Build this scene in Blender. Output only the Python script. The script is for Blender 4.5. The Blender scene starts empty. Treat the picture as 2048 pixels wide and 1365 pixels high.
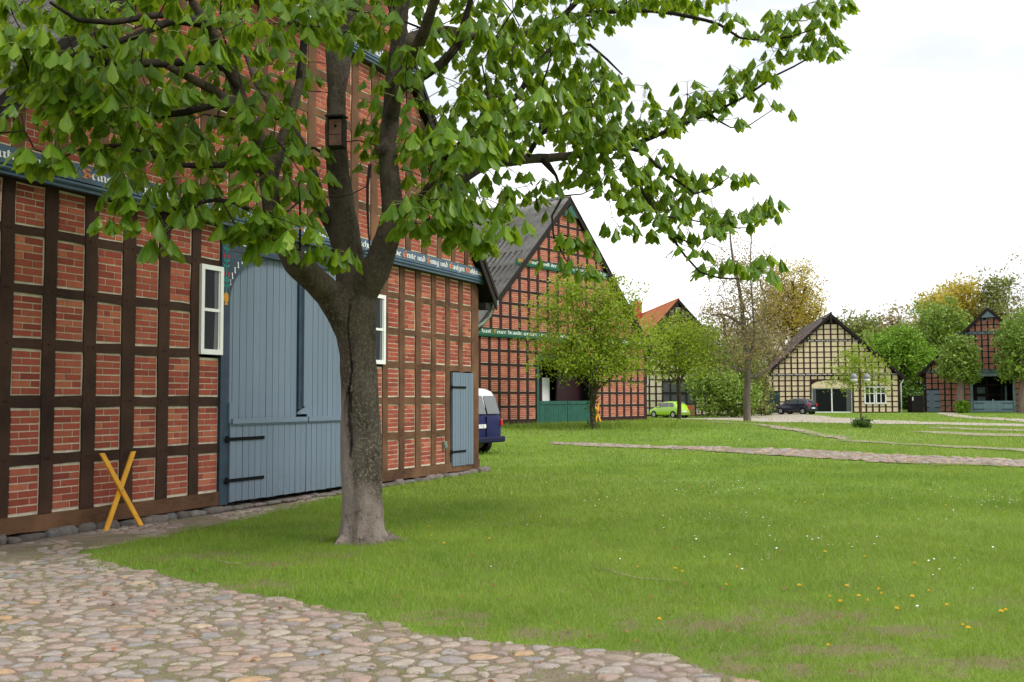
import bpy, math, random
import numpy as np
from mathutils import Vector, Matrix, Euler, noise
S = bpy.context.scene
COL = S.collection
# ---------------------------------------------------------------- camera
F = 2000.0; EYE = 1.65
cam_d = bpy.data.cameras.new("camera"); cam = bpy.data.objects.new("camera", cam_d); COL.objects.link(cam)
cam_d.sensor_width = 36; cam_d.lens = F/2048*36; cam_d.clip_end = 2000; cam_d.clip_start = .05
PITCH = math.atan(117/F); ROLL = math.radians(-0.22)
cam.matrix_world = Matrix.Translation((0, 0, EYE)) @ Matrix.Rotation(math.pi/2+PITCH, 4, 'X') @ Matrix.Rotation(ROLL, 4, 'Z')
S.camera = cam
# ---------------------------------------------------------------- sky, sun, exposure
SUN_EL, SUN_AZ = math.radians(52), math.radians(118)     # azimuth clockwise from +Y (north)
w = bpy.data.worlds.new("World"); S.world = w; w.use_nodes = True
nt = w.node_tree; nt.nodes.clear()
def WN(t, **k):
    n = nt.nodes.new(t)
    for a, b in k.items(): setattr(n, a, b)
    return n
out = WN('ShaderNodeOutputWorld'); bg = WN('ShaderNodeBackground'); bg.inputs[1].default_value = .1
sky = WN('ShaderNodeTexSky', sky_type='NISHITA', sun_disc=False, sun_elevation=SUN_EL, sun_rotation=SUN_AZ)
tc = WN('ShaderNodeTexCoord'); mp = WN('ShaderNodeMapping'); mp.inputs['Scale'].default_value = (1.3, 1.3, 4.0); mp.inputs['Location'].default_value = (1.1, 2.4, .2)
no = WN('ShaderNodeTexNoise'); no.inputs['Scale'].default_value = 1.7; no.inputs['Detail'].default_value = 5; no.inputs['Roughness'].default_value = .5
rp = WN('ShaderNodeValToRGB'); rp.color_ramp.elements[0].position = .38; rp.color_ramp.elements[0].color = (.52, .545, .57, 1)
rp.color_ramp.elements[1].position = .64; rp.color_ramp.elements[1].color = (1, 1, 1, 1)
mu = WN('ShaderNodeMix', data_type='RGBA', blend_type='MULTIPLY'); mu.inputs[0].default_value = 1; mu.inputs[7].default_value = (10.4, 10.4, 10.4, 1)
mx = WN('ShaderNodeMix', data_type='RGBA'); mx.inputs[0].default_value = .93
L = nt.links.new
L(tc.outputs['Generated'], mp.inputs[0]); L(mp.outputs[0], no.inputs['Vector']); L(no.outputs[0], rp.inputs[0]); L(rp.outputs[0], mu.inputs[6])
L(sky.outputs[0], mx.inputs[6]); L(mu.outputs[2], mx.inputs[7]); L(mx.outputs[2], bg.inputs[0]); L(bg.outputs[0], out.inputs[0])
sd = bpy.data.lights.new("sun", 'SUN'); sun = bpy.data.objects.new("sun", sd); COL.objects.link(sun)
sd.energy = 1.6; sd.angle = math.radians(16); sd.color = (1, .95, .87)
sdir = Vector((math.sin(SUN_AZ)*math.cos(SUN_EL), math.cos(SUN_AZ)*math.cos(SUN_EL), math.sin(SUN_EL)))
sun.rotation_euler = sdir.to_track_quat('Z', 'Y').to_euler()
S.view_settings.view_transform = 'Standard'; S.view_settings.look = 'None'; S.view_settings.exposure = 0.84; S.view_settings.gamma = 1
S.cycles.max_bounces = 6; S.cycles.transparent_max_bounces = 6
# ---------------------------------------------------------------- helpers
CM = cam.matrix_world.copy(); CR = CM.to_3x3()
def ray(px, py): return CR @ Vector(((px-1024)/F, (682.5-py)/F, -1))
def at(px, py, Y):
    r = ray(px, py); return Vector((0, 0, EYE)) + r*(Y/r.y)
def gnd(px, py, z=0.0):
    r = ray(px, py); return Vector((0, 0, EYE)) + r*((z-EYE)/r.z)
def sstep(a, b, x):
    t = max(0, min(1, (x-a)/(b-a))); return t*t*(3-2*t)
def gz(x, y):   # terrain height
    z = 0.47*math.exp(-(((x-3.5)/12.5)**4 + ((y-53)/11.5)**4))
    z += .22*sstep(85, 96, y)*sstep(22, 30, x)
    z += .035*noise.noise(Vector((x*.18, y*.18, 0)))*sstep(9, 16, y)*1.4
    return z
def tag(o, label=None, cat=None, group=None, kind=None):
    if label: o['label'] = label
    if cat: o['category'] = cat
    if group: o['group'] = group
    if kind: o['kind'] = kind
    return o
def empty(name, loc, rz=0, label=None, cat=None, group=None):
    o = bpy.data.objects.new(name, None); COL.objects.link(o); o.location = loc; o.rotation_euler = (0, 0, rz)
    o.empty_display_size = .2
    return tag(o, label, cat, group)
class MB:
    def __init__(s): s.v = []; s.f = []; s.m = []; s.uv = []; s.has = False
    def face(s, idx, m=0, uv=None):
        s.f.append(idx); s.m.append(m)
        if uv is None: s.uv.extend([(0, 0)]*len(idx))
        else: s.uv.extend(uv); s.has = True
    def box(s, x0, x1, y0, y1, z0, z1, m=0, T=None, grain='x'):
        b = len(s.v)
        P = [(x0,y0,z0),(x1,y0,z0),(x1,y1,z0),(x0,y1,z0),(x0,y0,z1),(x1,y0,z1),(x1,y1,z1),(x0,y1,z1)]
        r = random.random()*50
        for p in P: s.v.append(tuple(T @ Vector(p)) if T else p)
        gi = 'xyz'.index(grain)
        for q in ((0,3,2,1),(4,5,6,7),(0,1,5,4),(1,2,6,5),(2,3,7,6),(3,0,4,7)):
            uv = []
            for i in q:
                p = P[i]; o = [p[k] for k in range(3) if k != gi]
                uv.append((o[0]+o[1]*.7+r, p[gi]+r))
            s.face([b+i for i in q], m, uv)
        return s
    def prism(s, poly, y0, y1, m=0, grain='z', back=False):
        """poly in (x,z), counter-clockwise seen from -y; y0 front"""
        n = len(poly); b = len(s.v); r = random.random()*50
        for x, z in poly: s.v.append((x, y0, z))
        for x, z in poly: s.v.append((x, y1, z))
        g = (lambda x, z: (x+r, z+r)) if grain == 'z' else (lambda x, z: (z+r, x+r))
        s.face(list(range(b, b+n)), m, [g(*p) for p in poly])
        for i in range(n):
            j = (i+1) % n
            s.face([b+i, b+n+i, b+n+j, b+j], m, [g(*poly[i]), g(poly[i][0]+.05, poly[i][1]), g(poly[j][0]+.05, poly[j][1]), g(*poly[j])])
        if back: s.face(list(range(b+2*n-1, b+n-1, -1)), m, [g(*p) for p in reversed(poly)])
        return s
    def tube(s, pts, rad, n=8, m=0, cap=True, v0=0.0):
        pts = [Vector(p) for p in pts]
        if not hasattr(rad, '__len__'): rad = [rad]*len(pts)
        b = len(s.v); up = None; ln = v0; lens = []
        for i, p in enumerate(pts):
            d = (pts[min(i+1, len(pts)-1)] - pts[max(i-1, 0)])
            if d.length < 1e-9: d = Vector((0, 0, 1))
            d.normalize()
            if up is None:
                up = d.orthogonal().normalized()
            up = (up - d*up.dot(d))
            up = up.normalized() if up.length > 1e-6 else d.orthogonal().normalized()
            sd_ = d.cross(up)
            if i: ln += (p-pts[i-1]).length
            lens.append(ln)
            for k in range(n):
                a = 2*math.pi*k/n
                s.v.append(tuple(p + (up*math.cos(a) + sd_*math.sin(a))*rad[i]))
        for i in range(len(pts)-1):
            for k in range(n):
                k2 = (k+1) % n
                s.face([b+i*n+k, b+i*n+k2, b+(i+1)*n+k2, b+(i+1)*n+k], m,
                       [(k/n, lens[i]), ((k+1)/n, lens[i]), ((k+1)/n, lens[i+1]), (k/n, lens[i+1])])
        if cap:
            s.face([b+k for k in range(n-1, -1, -1)], m); e = b+(len(pts)-1)*n
            s.face([e+k for k in range(n)], m)
        return s
    def lathe(s, prof, c=(0,0,0), n=16, m=0, T=None):
        b = len(s.v)
        for r, z in prof:
            for k in range(n):
                a = 2*math.pi*k/n; p = Vector((c[0]+r*math.cos(a), c[1]+r*math.sin(a), c[2]+z))
                s.v.append(tuple(T @ p) if T else tuple(p))
        for i in range(len(prof)-1):
            for k in range(n):
                k2 = (k+1) % n
                s.face([b+i*n+k, b+i*n+k2, b+(i+1)*n+k2, b+(i+1)*n+k], m)
        s.face([b+k for k in range(n-1, -1, -1)], m); e = b+(len(prof)-1)*n
        s.face([e+k for k in range(n)], m)
        return s
    def quad(s, a, b_, c, d, m=0):
        b = len(s.v); s.v += [tuple(a), tuple(b_), tuple(c), tuple(d)]; s.face([b, b+1, b+2, b+3], m, [(0,0),(1,0),(1,1),(0,1)]); return s
    def build(s, name, mats, parent=None, smooth=False, bevel=0):
        me = bpy.data.meshes.new(name); me.from_pydata([tuple(v) for v in s.v], [], s.f)
        if not isinstance(mats, (list, tuple)): mats = [mats]
        for m in mats: me.materials.append(m)
        if len(mats) > 1: me.polygons.foreach_set('material_index', s.m)
        if s.has:
            ul = me.uv_layers.new(name='UVMap'); ul.data.foreach_set('uv', np.array(s.uv, dtype=np.float32).ravel())
        if smooth: me.polygons.foreach_set('use_smooth', [True]*len(s.f))
        me.update()
        o = bpy.data.objects.new(name, me); COL.objects.link(o)
        if parent: o.parent = parent
        if bevel:
            md = o.modifiers.new('bevel', 'BEVEL'); md.width = bevel; md.segments = 2; md.limit_method = 'ANGLE'
        return o
def fastmesh(name, V, Fc, mats, parent=None, uv=None, smooth=False, nper=4, attr=None):
    """V (n,3), Fc (m,k) arrays"""
    me = bpy.data.meshes.new(name); V = np.asarray(V, np.float32); Fc = np.asarray(Fc, np.int32)
    me.vertices.add(len(V)); me.vertices.foreach_set('co', V.ravel())
    k = Fc.shape[1]; me.loops.add(Fc.size); me.loops.foreach_set('vertex_index', Fc.ravel())
    me.polygons.add(len(Fc)); me.polygons.foreach_set('loop_start', np.arange(0, Fc.size, k, dtype=np.int32))
    try: me.polygons.foreach_set('loop_total', np.full(len(Fc), k, np.int32))
    except Exception: pass
    if smooth: me.polygons.foreach_set('use_smooth', np.ones(len(Fc), bool))
    if uv is not None:
        ul = me.uv_layers.new(name='UVMap'); ul.data.foreach_set('uv', np.asarray(uv, np.float32)[Fc.ravel()].ravel())
    if attr is not None:
        a = me.attributes.new('tint', 'FLOAT', 'POINT'); a.data.foreach_set('value', np.asarray(attr, np.float32))
    for m in (mats if isinstance(mats, (list, tuple)) else [mats]): me.materials.append(m)
    me.update(calc_edges=True); me.validate()
    o = bpy.data.objects.new(name, me); COL.objects.link(o)
    if parent: o.parent = parent
    return o
def clip(poly, a, b, c):
    """keep a*x+b*z+c >= 0"""
    out = []; n = len(poly)
    for i in range(n):
        p, q = poly[i], poly[(i+1) % n]; dp = a*p[0]+b*p[1]+c; dq = a*q[0]+b*q[1]+c
        if dp >= 0: out.append(p)
        if dp*dq < 0:
            t = dp/(dp-dq); out.append((p[0]+(q[0]-p[0])*t, p[1]+(q[1]-p[1])*t))
    return out
def area(p):
    return .5*abs(sum(p[i][0]*p[(i+1) % len(p)][1]-p[(i+1) % len(p)][0]*p[i][1] for i in range(len(p)))) if len(p) > 2 else 0
# ---------------------------------------------------------------- materials
class Mat:
    def __init__(s, name, rough=.8, spec=.3):
        s.m = bpy.data.materials.new(name); s.m.use_nodes = True; s.t = s.m.node_tree; s.b = s.t.nodes['Principled BSDF']
        s.b.inputs['Roughness'].default_value = rough; s.b.inputs['Specular IOR Level'].default_value = spec
        s.tc = s.n('ShaderNodeTexCoord')
    def n(s, t, **k):
        x = s.t.nodes.new(t)
        for a, b in k.items(): setattr(x, a, b)
        return x
    def l(s, a, b): s.t.links.new(a, b)
    def noise(s, scale, detail=4, rough=.55, vec='Object', sc=(1,1,1), dist=0):
        n = s.n('ShaderNodeTexNoise'); n.inputs['Scale'].default_value = scale; n.inputs['Detail'].default_value = detail
        n.inputs['Roughness'].default_value = rough; n.inputs['Distortion'].default_value = dist
        m = s.n('ShaderNodeMapping'); m.inputs['Scale'].default_value = sc
        s.l(s.tc.outputs[vec], m.inputs[0]); s.l(m.outputs[0], n.inputs['Vector']); return n.outputs[0]
    def ramp(s, fac, stops, interp='LINEAR'):
        r = s.n('ShaderNodeValToRGB'); r.color_ramp.interpolation = interp; e = r.color_ramp.elements
        while len(e) < len(stops): e.new(.5)
        for i, (p, c) in enumerate(stops):
            e[i].position = p; e[i].color = (c if hasattr(c, '__len__') else (c, c, c))[:3] + (1,) if hasattr(c, '__len__') else (c, c, c, 1)
        s.l(fac, r.inputs[0]); return r.outputs[0]
    def mix(s, fac, a, b, mode='MIX'):
        x = s.n('ShaderNodeMix', data_type='RGBA', blend_type=mode)
        for sk, v in ((x.inputs[0], fac), (x.inputs[6], a), (x.inputs[7], b)):
            if isinstance(v, (int, float)): sk.default_value = v
            elif isinstance(v, tuple): sk.default_value = v[:3] + (1,)
            else: s.l(v, sk)
        return x.outputs[2]
    def math(s, op, a, b=0.0, c=None):
        x = s.n('ShaderNodeMath', operation=op)
        for i, v in enumerate((a, b) if c is None else (a, b, c)):
            if isinstance(v, (int, float)): x.inputs[i].default_value = v
            else: s.l(v, x.inputs[i])
        return x.outputs[0]
    def island(s):
        return s.n('ShaderNodeNewGeometry').outputs['Random Per Island']
    def sep(s, vec='Object'):
        x = s.n('ShaderNodeSeparateXYZ'); s.l(s.tc.outputs[vec], x.inputs[0]); return x.outputs
    def color(s, c):
        if isinstance(c, tuple): s.b.inputs['Base Color'].default_value = c[:3] + (1,)
        else: s.l(c, s.b.inputs['Base Color'])
        return s
    def bump(s, h, strength=.4, dist=.01):
        x = s.n('ShaderNodeBump'); x.inputs['Strength'].default_value = strength; x.inputs['Distance'].default_value = dist
        s.l(h, x.inputs['Height']); s.l(x.outputs[0], s.b.inputs['Normal']); return s
def simple(name, c, rough=.6, spec=.3, var=.25, scale=3, metal=0, bump=0):
    m = Mat(name, rough, spec); n = m.noise(scale, 5)
    m.color(m.mix(m.ramp(n, [(.3, 0.0), (.7, 1.0)]), tuple(x*(1-var) for x in c), tuple(min(1, x*(1+var)) for x in c)))
    m.b.inputs['Metallic'].default_value = metal
    if bump: m.bump(m.noise(scale*8, 3), .5, bump)
    return m.m
def wood(name, c1, c2, c3=None, scale=1.0):
    m = Mat(name, .85, .2)
    g = m.noise(9*scale, 6, .65, 'UV', (7, .55, 1), .4); big = m.noise(1.1, 4, .6); fine = m.noise(40*scale, 3, .6, 'UV', (6, .35, 1))
    c = m.mix(m.ramp(g, [(.32, 0.0), (.68, 1.0)]), c1, c2)
    c = m.mix(m.ramp(big, [(.35, 0.0), (.7, 1.0)]), c, c3 or c2)
    c = m.mix(m.ramp(fine, [(.30, .75), (.42, 0.0)]), c, tuple(x*.35 for x in c1))
    m.color(c); m.bump(m.math('ADD', g, fine), .7, .012); return m.m
def brick(name, dark, mid, light):
    m = Mat(name, .9, .15); r = m.island()
    c = m.ramp(r, [(0, dark), (.35, mid), (.7, mid), (1, light)])
    n = m.noise(14, 5, .7); n2 = m.noise(.9, 3)
    c = m.mix(m.ramp(n, [(.35, .22), (.6, 0.0)]), c, tuple(x*.45 for x in dark))
    c = m.mix(m.ramp(n2, [(.4, 0.0), (.75, .30)]), c, tuple(x*.6 for x in mid))
    m.color(c); m.bump(m.noise(70, 4, .7), .6, .006); return m.m
M = {}
M['wood'] = wood('old_oak_timber', (.035,.017,.010), (.110,.054,.029), (.195,.100,.052))
M['wood_oiled_shaded'] = wood('oiled_shaded_oak_timber', (.016,.009,.007), (.046,.024,.016), (.075,.038,.024))  # left storey timber: darker oiled tone plus tree shade put into the colour
M['wood2'] = wood('dark_red_brown_timber', (.022,.008,.008), (.045,.017,.016), (.050,.022,.02))
M['wood3'] = wood('black_timber', (.014,.012,.011), (.028,.022,.02))
M['brick'] = brick('red_brick', (.22,.052,.036), (.34,.082,.052), (.46,.155,.085))
M['brick2'] = brick('orange_brick', (.32,.080,.050), (.43,.115,.070), (.52,.18,.105))
M['brick3'] = brick('dark_red_brick', (.26,.045,.03), (.40,.075,.05), (.50,.12,.08))
M['mortar'] = simple('lime_mortar', (.56,.50,.39), .95, .1, .2, 9, bump=.004)
M['cream'] = simple('cream_plaster', (.68,.57,.38), .9, .15, .1, 2, bump=.003)
M['white_plaster'] = simple('offwhite_plaster', (.56,.52,.38), .9, .15, .12, 2)
def planks(name, c, dk):
    m = Mat(name, .6, .3); g = m.noise(12, 5, .6, 'UV', (5,.35,1)); b = m.noise(.8, 4)
    cc = m.mix(m.ramp(g, [(.3, 0.0), (.7, 1.0)]), tuple(x*.86 for x in c), c)
    cc = m.mix(m.ramp(b, [(.4, 0.0), (.8, .35)]), cc, dk); r = m.island()
    cc = m.mix(m.math('MULTIPLY', r, .38), cc, dk); zz = m.sep('Object')[2]; dn = m.math('MULTIPLY', m.ramp(m.math('ADD', m.math('MULTIPLY', zz, .8), m.math('MULTIPLY', b, .5)), [(.25, 1.0), (.75, 0.0)]), m.ramp(m.noise(9, 5, .7), [(.35, .2), (.65, .75)])); cc = m.mix(dn, cc, tuple(x*.45+.03 for x in c)); wr_ = m.ramp(m.noise(18, 5, .8, 'UV', (2.5,.5,1)), [(.63, 0.0), (.68, .55)]); cc = m.mix(wr_, cc, tuple(x*1.5+.02 for x in c)); m.color(cc); m.bump(g, .3, .004); return m.m
M['blue'] = planks('blue_grey_paint', (.160,.212,.275), (.115,.155,.205))
M['navy'] = simple('dark_blue_paint', (.020,.040,.065), .55, .35, .3, 4)
M['navy2'] = simple('mid_blue_paint', (.045,.085,.13), .5, .4, .2, 4)
M['white'] = simple('white_paint', (.74,.75,.73), .5, .4, .05, 4)
M['text'] = simple('painted_white_lettering', (.72,.73,.72), .7, .2, .1, 20)
M['orange_text'] = simple('painted_orange_lettering', (.55,.19,.07), .7, .2, .2, 20)
M['black'] = simple('black_iron', (.006,.006,.007), .85, .1, .2, 10)
M['dark'] = simple('dark_interior', (.012,.012,.012), .9, .1, .2, 3)
M['green'] = simple('dark_green_paint', (.012,.085,.062), .55, .35, .2, 4)
M['yellow'] = simple('yellow_paint', (.66,.31,.015), .55, .35, .18, 5, bump=.002)
M['zinc'] = simple('weathered_zinc', (.20,.24,.20), .5, .4, .2, 8, metal=.3)
M['tulip'] = simple('painted_red', (.42,.02,.05), .7, .2, .1, 20)
M['leafpaint'] = simple('painted_teal', (.03,.22,.20), .7, .2, .1, 20)
M['ochre'] = simple('painted_ochre', (.50,.24,.03), .7, .2, .1, 20)
_m = Mat('fieldstone', .9, .2); _m.color(_m.mix(_m.ramp(_m.noise(9, 6, .75), [(.35, .7), (.6, 0.0)]), _m.ramp(_m.island(), [(0, (.10,.09,.085)), (.4, (.19,.155,.14)), (.7, (.15,.145,.14)), (1, (.26,.22,.19))]), (.06,.05,.04))); _m.bump(_m.noise(22, 6, .7), .9, .02); M['rock'] = _m.m
def glass(name, c=(.02,.025,.028), rough=.04):
    m = Mat(name, rough, .28); m.color(c)
    m.bump(m.noise(1.2, 2), .05, .02); return m.m
M['glass'] = glass('window_glass', (.006,.008,.009), .2); M['glass'].node_tree.nodes['Principled BSDF'].inputs['Specular IOR Level'].default_value = .14; M['glass2'] = glass('curtained_glass', (.09,.10,.10), .08)
M['carglass'] = glass('car_glass', (.10,.11,.115), .06); M['carglass'].node_tree.nodes['Principled BSDF'].inputs['Coat Weight'].default_value = .6
def tiles(name, c, lich, lam=.5, dirt=(.03,.03,.03)):
    m = Mat(name, .85, .2); a = m.noise(2.2, 6, .7); f = m.noise(26, 4, .75); big = m.noise(.35, 4)
    cc = m.mix(m.ramp(a, [(.3, 0.0), (.7, 1.0)]), tuple(x*.62 for x in c), tuple(min(1, x*1.25) for x in c))
    cc = m.mix(m.ramp(big, [(.45, 0.0), (.75, .55)]), cc, dirt)
    cc = m.mix(m.ramp(f, [(.57, 0.0), (.64, lam)]), cc, lich); m.color(cc); m.bump(f, .3, .01); return m.m
M['greytile'] = tiles('grey_roof_tiles', (.27,.25,.25), (.55,.53,.47), .95, (.075,.072,.068))
M['thatchtile'] = tiles('weathered_roof', (.22,.19,.185), (.36,.33,.30), .4, (.07,.06,.06))
M['redtile'] = tiles('orange_roof_tiles', (.76,.26,.13), (.45,.2,.1), .2, (.60,.19,.10))
# ---------------------------------------------------------------- ground
def pip(P, poly):
    x, y = P[:, 0], P[:, 1]; ins = np.zeros(len(P), bool); n = len(poly)
    for i in range(n):
        x1, y1 = poly[i]; x2, y2 = poly[(i+1) % n]
        if y1 == y2: continue
        c = ((y1 > y) != (y2 > y)) & (x < (x2-x1)*(y-y1)/(y2-y1)+x1); ins ^= c
    return ins
def g2(px, py): p = gnd(px, py); return (p.x, p.y)
BORDER = [(1800,1700),(1600,1460),(1500,1365),(1420,1345),(1330,1312),(1200,1300),(1000,1288),(830,1268),(770,1246),(700,1225),(560,1200),(400,1168),(250,1135),(150,1106),(300,1080),(430,1052),(560,1022),(680,990),(770,968),(900,950),(980,941)]
YARD = [g2(*p) for p in BORDER] + [(-2.0, 24.5), (-9, 16), (-14, 6), (-14, -8), (8, -8)]
def pathpoly(top, bot): return [g2(*p) for p in top] + [g2(*p) for p in reversed(bot)]
LANE = pathpoly([(1110,887),(1200,889),(1400,894),(1600,902),(1741,911),(1880,915),(2120,922)], [(1110,889),(1200,893),(1400,903),(1600,915),(1741,925),(1880,929),(2120,939)])
GRAVEL = [pathpoly([(1308,840),(1420,836),(1511,831),(1560,831),(1640,834),(1724,839),(1860,845),(2120,851)], [(1345,851),(1420,854),(1477,854),(1538,849),(1590,846),(1640,847),(1724,848),(1860,850),(2120,856)]),
          pathpoly([(1877,830),(1960,835),(2120,843)], [(1877,832),(1960,839),(2120,851)]),
          pathpoly([(1400,858),(1500,864),(1600,871),(1740,884),(1900,893),(2120,904)], [(1400,860),(1500,867),(1600,875),(1740,887),(1900,897),(2120,908)]),
          pathpoly([(1820,864),(1880,865),(2048,870),(2120,873)], [(1820,866),(1880,869),(2048,876),(2120,879)]),
          pathpoly([(1870,855),(1960,858),(2120,861)], [(1870,857),(1960,861),(2120,865)])]
def grass_mat():
    m = Mat('meadow_grass', .9, .12)
    a = m.noise(.55, 5, .6); b = m.noise(3.2, 4, .6); f = m.noise(45, 3, .7); far = m.noise(.09, 3)
    c = m.mix(m.ramp(a, [(.35, 0.0), (.65, 1.0)]), (.115,.205,.022), (.175,.275,.035))
    c = m.mix(m.ramp(far, [(.4, 0.0), (.65, .55)]), c, (.19,.265,.05))
    c = m.mix(m.ramp(b, [(.58, 0.0), (.76, .5)]), c, (.20,.17,.085))
    at_ = m.n('ShaderNodeAttribute', attribute_name='tint'); c = m.mix(m.ramp(at_.outputs['Fac'], [(.1, 0.0), (.8, .9)]), c, (.20,.165,.09))
    c = m.mix(m.ramp(f, [(.3, .5), (.6, 0.0)]), c, (.045,.075,.015))
    m.color(c); m.bump(f, .8, .03); return m.m
M['grass'] = grass_mat()
def blade_mat():
    m = Mat('grass_blades', .6, .25)
    a = m.noise(.55, 5, .6); b = m.noise(3.2, 4, .6); far = m.noise(.09, 3); r = m.island()
    c = m.mix(m.ramp(a, [(.35, 0.0), (.65, 1.0)]), (.140,.270,.018), (.240,.370,.028))
    c = m.mix(m.ramp(far, [(.4, 0.0), (.65, .5)]), c, (.28,.37,.05))
    c = m.mix(m.ramp(b, [(.56, 0.0), (.76, .55)]), c, (.26,.24,.10))
    c = m.mix(m.ramp(r, [(0, .30), (.45, 0.0), (.9, 0.0), (.97, .8)]), c, (.42,.36,.18))
    at_ = m.n('ShaderNodeAttribute', attribute_name='tint'); c = m.mix(at_.outputs['Fac'], c, (.22,.165,.09)); m.color(c)
    m.b.inputs['Subsurface Weight'].default_value = 0
    tr = m.n('ShaderNodeBsdfTranslucent'); m.l(c, tr.inputs[0]); ms = m.n('ShaderNodeMixShader'); ms.inputs[0].default_value = .35
    o = m.t.nodes['Material Output']; m.l(m.b.outputs[0], ms.inputs[1]); m.l(tr.outputs[0], ms.inputs[2]); m.l(ms.outputs[0], o.inputs[0]); return m.m
M['blade'] = blade_mat()
def soil_mat(name, c1, c2, c3, sc=1):
    m = Mat(name, .95, .1); a = m.noise(3*sc, 6, .7); f = m.noise(60*sc, 4, .8); g = m.noise(1.1*sc, 4)
    c = m.mix(m.ramp(a, [(.35, 0.0), (.65, 1.0)]), c1, c2); c = m.mix(m.ramp(g, [(.5, 0.0), (.62, .55)]), c, c3)
    c = m.mix(m.ramp(f, [(.35, .5), (.55, 0.0)]), c, tuple(x*.4 for x in c1)); m.color(c); m.bump(f, .9, .02); return m.m
M['soil'] = soil_mat('sandy_soil', (.23,.18,.14), (.31,.25,.195), (.18,.175,.08))
M['track'] = soil_mat('worn_track', (.26,.23,.16), (.36,.31,.24), (.17,.22,.06), .4)
M['gravel'] = soil_mat('pale_gravel', (.34,.30,.25), (.44,.39,.33), (.27,.26,.16), .5)
def stone_mat():
    m = Mat('cobble_stone', .85, .25); r = m.island()
    c = m.ramp(r, [(0, (.27,.215,.18)), (.15, (.34,.245,.205)), (.3, (.29,.255,.22)), (.48, (.38,.32,.265)), (.62, (.23,.20,.19)), (.72, (.36,.255,.215)), (.84, (.32,.29,.265)), (.92, (.21,.21,.22)), (.97, (.42,.27,.14)), (1, (.43,.39,.34))])
    n = m.noise(26, 6, .75); n2 = m.noise(7, 4)
    c = m.mix(m.ramp(n, [(.35, .55), (.6, 0.0)]), c, (.13,.10,.085)); c = m.mix(m.ramp(n2, [(.5, 0.0), (.75, .45)]), c, (.26,.215,.165))
    m.color(c); m.bump(n, .6, .008); return m.m
M['cobble'] = stone_mat()
def axis(a, b, step, far):
    v = list(np.arange(a, b+.01, step)); d = step; lo = []; x = a; y = b; hi = []
    while x > -far: d *= 1.5; x -= d; y += d; lo.append(x); hi.append(y)
    return lo[::-1]+v+hi
BARE = [(735,1078,.55,.42),(420,1112,.6,.35),(560,1128,.6,.35),(650,1112,.45,.3),(500,1172,.6,.3),(330,1118,.35,.25),(1440,1250,.9,.4),(1600,1238,.9,.4),(1300,1322,.7,.3),(1500,1335,.9,.3),(1650,1300,.8,.3),(1780,1262,.8,.3),(1080,1270,.6,.25),(900,1235,.5,.3),(1900,1330,.8,.25)]
BAREW = [(gnd(a, b).x, gnd(a, b).y, c, d) for a, b, c, d in BARE]
def worn_at(x, y):
    if y > 15 or y < 4: return 0.0
    n1 = noise.noise(Vector((x*1.6, y*1.9, 11))); n2 = noise.noise(Vector((x*5.5, y*6.5, 2))); n3 = noise.noise(Vector((x*14, y*15, 4))); w_ = max(0, min(1, (9.6-y)/2.6))*max(0, min(1, -.08+n1*1.2+n2*.8+n3*.5))
    for bx_, by_, rx_, ry_ in BAREW:
        if abs(x-bx_) < rx_*2 and abs(y-by_) < ry_*2: w_ = max(w_, max(0, min(.85, 1.0-math.hypot((x-bx_)/rx_, (y-by_)/ry_)+n2*1.1+n3*.8)))
    return w_
def ground():
    xs, ys = axis(-30, 70, 1.25, 900), axis(-6, 130, 1.25, 900); V = []; Fc = []
    xs = [x for x in xs if x < -6.5] + list(np.arange(-6.5, 6.51, .09)) + [x for x in xs if x > 6.6]; ys = [y for y in ys if y < 5] + list(np.arange(5.05, 13.5, .09)) + [y for y in ys if y > 13.6]
    for y in ys:
        for x in xs: V.append((x, y, gz(x, y)))
    n = len(xs)
    for j in range(len(ys)-1):
        for i in range(n-1): Fc.append((j*n+i, j*n+i+1, (j+1)*n+i+1, (j+1)*n+i))
    o = fastmesh('ground', V, Fc, M['grass'], smooth=True, attr=[worn_at(x, y) for x, y, z in V]); tag(o, kind='structure')
ground()
def sheet(name, poly, z, mat, step=1.0, rag=0):
    """subdivided sheet following the terrain inside poly"""
    xs = [p[0] for p in poly]; ys = [p[1] for p in poly]; V = {}; VL = []; Fc = []
    def vid(i, j):
        if (i, j) not in V:
            x, y = i*step, j*step; V[(i, j)] = len(VL); VL.append((x, y, gz(x, y)+z))
        return V[(i, j)]
    i0, i1, j0, j1 = int(min(xs)/step)-1, int(max(xs)/step)+1, int(min(ys)/step)-1, int(max(ys)/step)+1
    C = np.array([((i+.5)*step, (j+.5)*step) for i in range(i0, i1) for j in range(j0, j1)])
    if rag: C = C + np.array([(noise.noise(Vector((a*.5, b*.5, 1)))*rag*2.2, noise.noise(Vector((a*.5, b*.5, 5)))*rag*2.2) for a, b in C]) + np.random.default_rng(3).normal(0, rag*.35, C.shape)
    ins = pip(C, poly)
    k = 0
    for i in range(i0, i1):
        for j in range(j0, j1):
            if ins[k]: Fc.append((vid(i, j), vid(i+1, j), vid(i+1, j+1), vid(i, j+1)))
            k += 1
    o = fastmesh(name, VL, Fc, mat, smooth=True); return tag(o, kind='structure')
sheet('yard', YARD, .006, M['soil'], .06)
sheet('cobbled_lane', LANE, .03, M['soil'], .25, .3)
for i, g in enumerate(GRAVEL): sheet('gravel_path', g, .03, M['track'] if i > 1 else M['gravel'], .25, .35 if i > 1 else .2)
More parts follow.
